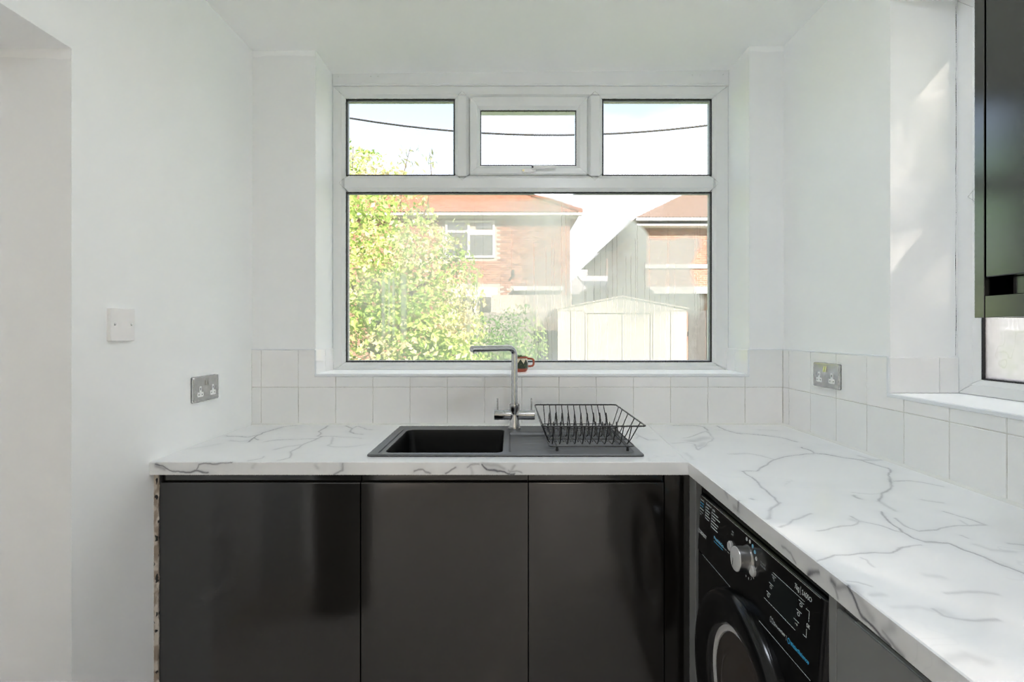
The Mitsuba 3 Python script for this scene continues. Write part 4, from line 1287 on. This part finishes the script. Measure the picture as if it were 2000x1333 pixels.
shrub('garden_bush', 'deep green bush at the far left of the garden, mirrored in the wall cupboard', [((-4.45, 6.1, 1.8), (0.68, .75, 2.0)), ((-4.9, 5.6, 1.2), (1.0, 1.0, 1.75)), ((-5.6, 5.8, 1.5), (1.2, 1.0, 1.9)), ((-7.4, 6.0, 1.2), (1.2, 1.0, 1.6))],
      11000, 0.11, [(0.16, 0.46, 0.03), (0.26, 0.58, 0.05), (0.36, 0.64, 0.08)], 13, 0.6, trunk=[((-5.3, 5.7, GZ), (-5.3, 5.7, 2.0), .08, .03)])
shrub('garden_bush', 'dull dark green bush at the lower right, in front of the fence beside the shed', [((2.95, 7.1, 0.35), (.32, .3, .42)), ((3.1, 7.1, .75), (.16, .2, .40))], 2600, 0.05, [(0.05, 0.08, 0.05), (0.09, 0.12, 0.08)], 14, 0.6, trunk=[((2.95, 7.1, GZ), (2.95, 7.1, .5), .03, .01)])
shrub('garden_bush', 'unseen loose bush outside the right window, placed to break up the sun', [((3.6, 0.2, 0.7), (.8, 1.1, .95)), ((3.9, 1.6, .6), (.7, .9, .85))], 4500, 0.08, GREEN, 15, 0.6, trunk=[((3.6, .4, GZ), (3.6, .3, .9), .05, .02)])  # out of view, placed to break up sun at the right window

shrub('tree', 'unseen open crowned tree outside on the right, placed to filter the sun at the right window', [((2.75, -1.3, 3.5), (.85, .85, .85))], 1250, 0.12, GREEN, 16, 0.6, trunk=[((3.0, -1.6, GZ), (2.8, -1.35, 3.2), .07, .03)], shell=0.9)  # out of view, leaf count set to thin the sun on the recess

shrub('tree', 'added dense tree outside on the right, behind the camera, blocking the sun from the glazed doors', [((4.3, -6.2, 3.4), (1.8, 2.0, 2.3)), ((3.8, -5.0, 2.6), (1.2, 1.2, 1.8))], 9000, 0.17, GREEN, 17, 0.6, trunk=[((4.2, -6.0, GZ), (4.2, -6.0, 3.0), .14, .06)])  # added sun blocker for the glazed doors on the right

# timber fences: each board its own piece
mat('mat_fence', two(pr((0.180, 0.180, 0.162), 0.9)))
mat('mat_fence_dark', two(pr((0.084, 0.087, 0.087), 0.9)))
fe = thing('fence', 'weathered grey green board fence between the bush and the shed', 'fence')
for k in range(16):
    x = -0.95 + k * .118
    if x < 0.60:
        obj('board', bx(x, x + .112, 9.0 + .012 * (k % 2), 9.02 + .012 * (k % 2), GZ, 1.60 + .01 * (k % 3)), 'mat_fence', fe)
obj('rail', cat(bx(-.95, .7, 9.034, 9.07, .1, .18), bx(-.95, .7, 9.034, 9.07, 1.2, 1.28)), 'mat_fence', fe)
fe = thing('fence', 'dark grey board fence on the right of the shed', 'fence')
for k in range(18):
    x = 2.98 + k * .15
    obj('board', bx(x, x + .144, 8.6 + .012 * (k % 2), 8.62 + .012 * (k % 2), GZ, 1.62 + .012 * (k % 3)), 'mat_fence_dark', fe)
obj('rail', cat(bx(2.98, 5.7, 8.634, 8.67, .1, .18), bx(2.98, 5.7, 8.634, 8.67, 1.2, 1.28)), 'mat_fence_dark', fe)
obj('post', bx(3.37, 3.41, 8.55, 8.59, GZ, 1.86), 'mat_fence_dark', fe)

# cream metal shed
mat('mat_shed', two(pr((0.33, 0.325, 0.29), 0.5)))
mat('mat_shed_trim', two(pr((0.360, 0.336, 0.288), 0.5)))
mat('mat_shed_gap', two(pr((0.08, 0.09, 0.09), 0.7)))
sh = thing('garden_shed', 'cream metal garden shed with sliding doors behind the bush', 'shed')
SY = 8.3
SX0, SX1, SE, SR_ = 0.755, 2.85, 1.645, 1.835
obj('body', cat(bx(SX0 + .01, SX1 - .01, SY + .02, SY + 1.8, GZ, SE - .01)), 'mat_shed_gap', sh)
cuts = [0.757, 0.972, 1.205, 1.245, 1.802, 2.255, 2.295, 2.585, 2.85]
for i, (a, b) in enumerate(zip(cuts[:-1], cuts[1:])):
    door = i in (3, 4)
    y = SY + (.012 if door else 0.0)
    obj('door_leaf' if door else 'panel', rbox(a + .004, b - .004, y, y + .02, GZ + .03, SE - (.075 if door else .035), .003), 'mat_shed', sh)
obj('door_track', cat(rbox(1.19, 2.31, SY - .012, SY + .012, SE - .068, SE - .030, .002)), 'mat_shed', sh)
obj('gable', prism([(SX0, SE - .028), (SX1, SE - .028), (SX1, SE), ((SX0 + SX1) / 2, SR_), (SX0, SE)], SY + .002, SY + .02, 'y'), 'mat_shed', sh)
for s in (-1, 1):
    xm = (SX0 + SX1) / 2
    xe = xm + s * ((SX1 - SX0) / 2 + .03)
    ze = SE - (SR_ - SE) * .03 / 1.05
    obj('roof_sheet', hull([(a, y, z + dz) for a, z in ((xm, SR_ + .004), (xe, ze)) for y in (SY - .03, SY + 1.85) for dz in (0, .022)]), 'mat_shed_trim', sh)

# overhead cable
cpts = [(x, 9.0, 4.72 + 0.0235 * (x - 0.75) ** 2) for x in np.linspace(-14, 14, 61)]
obj('overhead_cable', tube(cpts, .014, 6), 'mat_gasket', smooth=True, label='thin black cable sagging across the sky', cat='cable')

# ---- brick houses


def brick_wall_fn(p, n, uv):
    r = dr.floor(p.z / 0.075)
    off = dr.select(r - 2 * dr.floor(r / 2) > 0.5, 0.1125, 0.0)
    c = (p.x + p.y + off) / 0.225
    k = cell_rand(dr.floor(c), r, 3.0)
    fz_ = p.z / 0.075 - r
    fx_ = c - dr.floor(c)
    m = dr.select((fz_ < 0.14) | (fx_ < 0.05), 1.0, 0.0)
    return mix(mix((0.215, 0.10, 0.065), (0.29, 0.15, 0.10), k), (0.31, 0.28, 0.25), m)


mat('mat_brickwork', two(pr(proc(brick_wall_fn), 0.9)))
mat('mat_mortar', two(pr((0.312, 0.276, 0.246), 0.9)))
mat('mat_brick_a', two(pr((0.240, 0.114, 0.075), 0.85)))
mat('mat_brick_b', two(pr((0.282, 0.147, 0.099), 0.85)))
mat('mat_brick_c', two(pr((0.186, 0.090, 0.063), 0.85)))
mat('mat_roof_red', two(pr((0.240, 0.093, 0.057), 0.8)))
mat('mat_roof_brown', two(pr((0.138, 0.102, 0.084), 0.85)))
mat('mat_roof_grey', two(pr((0.36, 0.33, 0.35), 0.9)))
mat('mat_white_paint', two(pr((0.480, 0.480, 0.474), 0.5)))
mat('mat_dark_pane', two({'type': 'roughplastic', 'diffuse_reflectance': rgb(0.045, 0.055, 0.055), 'alpha': 0.02, 'int_ior': 1.9}))


def tile_slope(x0, x1, y0, z0, pitch, run, hip0, hip1, tw=0.115, course=0.20):
    """a pantiled slope rising away in +y from the eaves; hip0/hip1: how the ends close in per metre of run"""
    nu, nv = int((x1 - x0) / tw * 6), int(run / course) * 3

    def fn(u, v):
        r = v * run
        a, b = x0 + hip0 * r, x1 - hip1 * r
        x = a + (b - a) * u
        ph = x / tw * 2 * math.pi
        st_ = 0.030 * (1 - ((v * int(run / course) * 0.9999) % 1.0))
        h = 0.016 * np.cos(ph) + st_
        return np.stack([x, y0 + r - h * .6, z0 + r * pitch + h * .8], -1)
    return grid(fn, nu, nv)


def house_window(parent, x0, x1, z0, z1, y, bars, fw=.07):
    """white frame, glazing bars (in fractions) and one dark pane per opening"""
    f = obj('window', cat(bx(x0, x1, y - .03, y + .04, z0, z0 + fw), bx(x0, x1, y - .03, y + .04, z1 - fw, z1), bx(x0, x0 + fw, y - .03, y + .04, z0 + fw, z1 - fw), bx(x1 - fw, x1, y - .03, y + .04, z0 + fw, z1 - fw),
                          *[bx(a, b, y - .028, y + .04, c, d) for a, b, c, d in bars[0]]), 'mat_white_paint', parent)
    for a, b, c, d in bars[1]:
        obj('pane', bx(a, b, y, y + .01, c, d), 'mat_dark_pane', f)
    return f


HY = 17.0
ho = thing('brick_house', 'red brick house with red pantiled hipped roof, nearest beyond the garden tree', 'house')
obj('wall', cat(bx(-9.0, 1.965, HY + .012, 24.0, GZ, 5.06)), 'mat_mortar', ho)
wx0, wx1, wz0, wz1 = -2.15, -0.52, 3.70, 4.93      # upper window
vx0, vx1, vz0, vz1 = -1.95, -0.43, 1.40, 2.72      # lower window
wins = [(wx0, wx1, wz0 - .075, wz1), (vx0, vx1, vz0, vz1 + .12), (0.10, 1.69, 2.50, 2.75)]
bricks = []
for r in range(-3, 71):
    z = r * .075
    off = 0.1125 if r % 2 else 0.0
    for c in range(-42, 10):
        a, b = c * .225 + off + .006, c * .225 + off + .219
        a, b = max(a, -8.99), min(b, 1.962)
        if b - a < .04 or z + .07 > 5.05:
            continue
        if any(a < q[1] and b > q[0] and z < q[3] and z + .065 > q[2] for q in wins):
            continue
        bricks.append((a, b, z + .005, z + .070))
# the bricks that can be picked apart best: right of the upper window; the rest of the coursework is one part
bricks.sort(key=lambda q: (not (-0.55 < q[0] < 1.5 and 2.2 < q[2] < 5.0), (q[0] - 0.45) ** 2 + 0.55 * (q[2] - 3.4) ** 2))
unit_brick = {}
for i, (a, b, c, d) in enumerate(bricks[:300]):
    m = ('mat_brick_a', 'mat_brick_b', 'mat_brick_a', 'mat_brick_c', 'mat_brick_b')[(i * 7919) % 5]
    ln = round(b - a, 3)
    if (ln, m) not in unit_brick:
        unit_brick[(ln, m)] = mikit.ply(bx(0, ln, -.012, .012, 0, .065), m)
    put('brick', unit_brick[(ln, m)], ho, T().translate([a, HY + .006 + .003 * ((i * 31) % 3), c]))
rest = bricks[300:]
obj('brickwork', cat(*[bx(a, b, HY - .006 + .003 * (k % 3), HY + .02, c, d) for k, (a, b, c, d) in enumerate(rest) if (k * 7) % 3]), 'mat_brick_b', ho, kind='stuff')
obj('brickwork', cat(*[bx(a, b, HY - .006 + .003 * (k % 3), HY + .02, c, d) for k, (a, b, c, d) in enumerate(rest) if not (k * 7) % 3]), 'mat_brick_a', ho, kind='stuff')
obj('roof_tiles', tile_slope(-9.4, 2.28, 16.68, 5.13, 0.60, 3.9, 0.0, 1.0), 'mat_roof_red', ho, kind='stuff', smooth=True)
obj('roof', trimesh.Trimesh([(-9.4, 16.72, 5.10), (2.27, 16.72, 5.10), (2.27, 24.4, 5.10), (-9.4, 24.4, 5.10), (-9.4, 20.55, 7.40), (-1.6, 20.55, 7.40)], [[0, 1, 5], [0, 5, 4], [1, 2, 5], [2, 3, 4], [2, 4, 5], [3, 0, 4], [0, 2, 1], [0, 3, 2]], process=False), 'mat_roof_red', ho)
hipv = np.array([2.28, 16.70, 5.17]), np.array([-1.62, 20.6, 7.52])
for k in range(14):
    a, b = hipv[0] + (hipv[1] - hipv[0]) * k / 14, hipv[0] + (hipv[1] - hipv[0]) * (k + 1.12) / 14
    obj('ridge_tile', tube([a, b], [.105, .085], 8), 'mat_roof_red', ho)
obj('gutter', cat(bx(-9.4, 2.3, 16.56, 16.68, 5.02, 5.10), bx(-9.3, 2.2, 16.70, 17.02, 4.99, 5.03)), 'mat_white_paint', ho)
mz_ = 4.52
house_window(ho, wx0, wx1, wz0, wz1, HY - .02, ([(-1.42, -1.34, wz0, wz1), (wx0, wx1, mz_, mz_ + .09), (-1.34, wx1, mz_ - .07, mz_)],
                                               [(-2.08, -1.42, wz0 + .07, mz_), (-1.34, -.59, wz0 + .07, mz_ - .07), (-2.08, -1.42, mz_ + .09, wz1 - .07), (-1.13, -.62, mz_ + .14, wz1 - .09)]), .07)
house_window(ho, vx0, vx1, vz0, vz1, HY - .02, ([(-1.2, -1.1, vz0, vz1), (vx0, vx1, 2.40, vz1)], [(vx0 + .07, -1.2, vz0 + .07, 2.40), (-1.1, vx1 - .07, vz0 + .07, 2.40)]))
obj('porch_roof', cat(rbox(0.10, 1.69, 16.3, 17.0, 2.56, 2.70, .01)), 'mat_white_paint', ho, label='white porch roof edge')
obj('garden_wall', bx(-0.6, 1.9, 15.9, 16.0, GZ, 2.40), 'mat_mortar', ho, label='pale rendered wall below the porch')
obj('vent_pipe', tube(fillet([(-.02, 16.97, 2.98), (.05, 16.93, 3.06), (.10, 16.93, 3.10), (.08, 16.93, 3.30)], .03, 4), .035, 7), 'mat_gasket', ho)

# second house on the right
H2 = 17.9
ho = thing('brick_house', 'brick house with brown hipped roof at the right edge of the big window', 'house')
obj('wall', bx(4.73, 13.0, H2, 25.0, GZ, 5.0), 'mat_brickwork', ho)
obj('roof', trimesh.Trimesh([(4.25, 17.45, 5.12), (13.5, 17.45, 5.12), (13.5, 25.4, 5.12), (4.25, 25.4, 5.12), (8.2, 21.4, 7.42), (10.0, 21.4, 7.42)], [[0, 1, 5], [0, 5, 4], [1, 2, 5], [2, 3, 4], [2, 4, 5], [3, 0, 4], [0, 2, 1], [0, 3, 2]], process=False), 'mat_roof_brown', ho)


def hip_slope(u, v):
    r = v * 3.9
    x = (4.26 + r) + (13.4 - (4.26 + r)) * u
    h = 0.02 * np.cos(x / .115 * 2 * math.pi) + 0.03 * (1 - ((v * 19 * .9999) % 1.0))
    return np.stack([x, 17.46 + r - .6 * h, 5.13 + r * .585 + .8 * h], -1)


obj('roof_tiles', grid(hip_slope, 420, 57), 'mat_roof_brown', ho, kind='stuff', smooth=True)
obj('gutter', cat(bx(4.25, 13.4, 17.36, 17.46, 5.02, 5.12), bx(4.3, 13.4, 17.47, 17.9, 4.86, 4.93)), 'mat_white_paint', ho)
obj('string_course', bx(4.68, 13.0, 17.84, 17.92, 3.46, 3.60), 'mat_white_paint', ho)
house_window(ho, 6.86, 8.7, 3.60, 4.75, H2 - .02, ([(7.7, 7.78, 3.6, 4.75)], [(6.93, 7.7, 3.67, 4.68), (7.78, 8.63, 3.67, 4.68)]))
obj('lean_to_roof', hull([(x, y, z) for x in (4.75, 8.6) for y, z in ((17.0, 2.52), (17.9, 2.75), (17.0, 2.60), (17.9, 2.83))]), 'mat_white_paint', ho, label='white edged lean-to roof')
house_window(ho, 5.1, 5.75, 1.5, 2.42, H2 - .02, ([(5.1, 5.75, 2.25, 2.35)], [(5.17, 5.68, 1.57, 2.25)]))

# farther houses in the gap
ho = thing('far_house', 'grey roofed house farther back between the two brick houses', 'house')
obj('wall', bx(5.7, 14.0, 30.5, 38.0, GZ, 5.9), 'mat_brickwork', ho)
obj('roof', trimesh.Trimesh([(5.25, 30.0, 5.85), (14.4, 30.0, 5.85), (14.4, 38.4, 5.85), (5.25, 38.4, 5.85), (9.0, 34.2, 9.6), (10.6, 34.2, 9.6)], [[0, 1, 5], [0, 5, 4], [1, 2, 5], [2, 3, 4], [2, 4, 5], [3, 0, 4], [0, 2, 1], [0, 3, 2]], process=False), 'mat_roof_grey', ho)
ho = thing('far_house', 'low distant roof under the open sky in the gap between the houses', 'house')
obj('wall', bx(4.6, 13.0, 46, 52, GZ, 4.6), 'mat_brickwork', ho)
obj('roof', trimesh.Trimesh([(4.2, 45.6, 4.5), (13.4, 45.6, 4.5), (13.4, 52.4, 4.5), (4.2, 52.4, 4.5), (7.2, 49, 7.3), (11, 49, 7.3)], [[0, 1, 5], [0, 5, 4], [1, 2, 5], [2, 3, 4], [2, 4, 5], [3, 0, 4], [0, 2, 1], [0, 3, 2]], process=False), 'mat_roof_grey', ho)
ho = thing('far_house', 'small orange brick outhouse with a white window just above the shed roof', 'house')
obj('wall', bx(3.9, 6.6, 26.0, 29.0, GZ, 3.45), 'mat_brick_b', ho)
obj('roof', hull([(x, y, z) for x in (3.8, 6.7) for y, z in ((25.8, 3.45), (25.8, 3.55), (29.2, 4.3), (29.2, 4.4))]), 'mat_roof_grey', ho)
house_window(ho, 4.05, 4.60, 2.7, 3.35, 25.97, ([(4.05, 4.6, 3.05, 3.12)], [(4.12, 4.53, 2.77, 3.05), (4.12, 4.53, 3.12, 3.28)]))
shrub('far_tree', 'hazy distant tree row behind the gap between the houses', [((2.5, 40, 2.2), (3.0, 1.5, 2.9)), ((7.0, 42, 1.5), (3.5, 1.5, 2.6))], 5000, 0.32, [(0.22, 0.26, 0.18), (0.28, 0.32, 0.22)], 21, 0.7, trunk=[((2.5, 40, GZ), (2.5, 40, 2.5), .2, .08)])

# ---------------------------------------------------------------- added drum lamp on the kitchen ceiling, fill light from out of view
FILL_LAMP = 1.12
t = thing('ceiling_light', 'added white opal drum lamp on the kitchen ceiling, fill light out of view', 'lamp')
lx, ly = 0.35, 0.66
lz = zc(lx) - .001
obj('base', xf(lathe([(0, -.012), (.20, -.012), (.20, 0), (0, 0)], 40), at(lx, ly, lz)), 'mat_white_plastic', t)
obj('diffuser', xf(lathe([(0, -.082), (.15, -.082), (.18, -.076), (.19, -.062), (.19, -.014)], 40), at(lx, ly, lz)), 'mat_white_plastic', t, emitter={'type': 'area', 'radiance': rgb(FILL_LAMP * 0.93, FILL_LAMP * 1.0, FILL_LAMP * 1.10)})
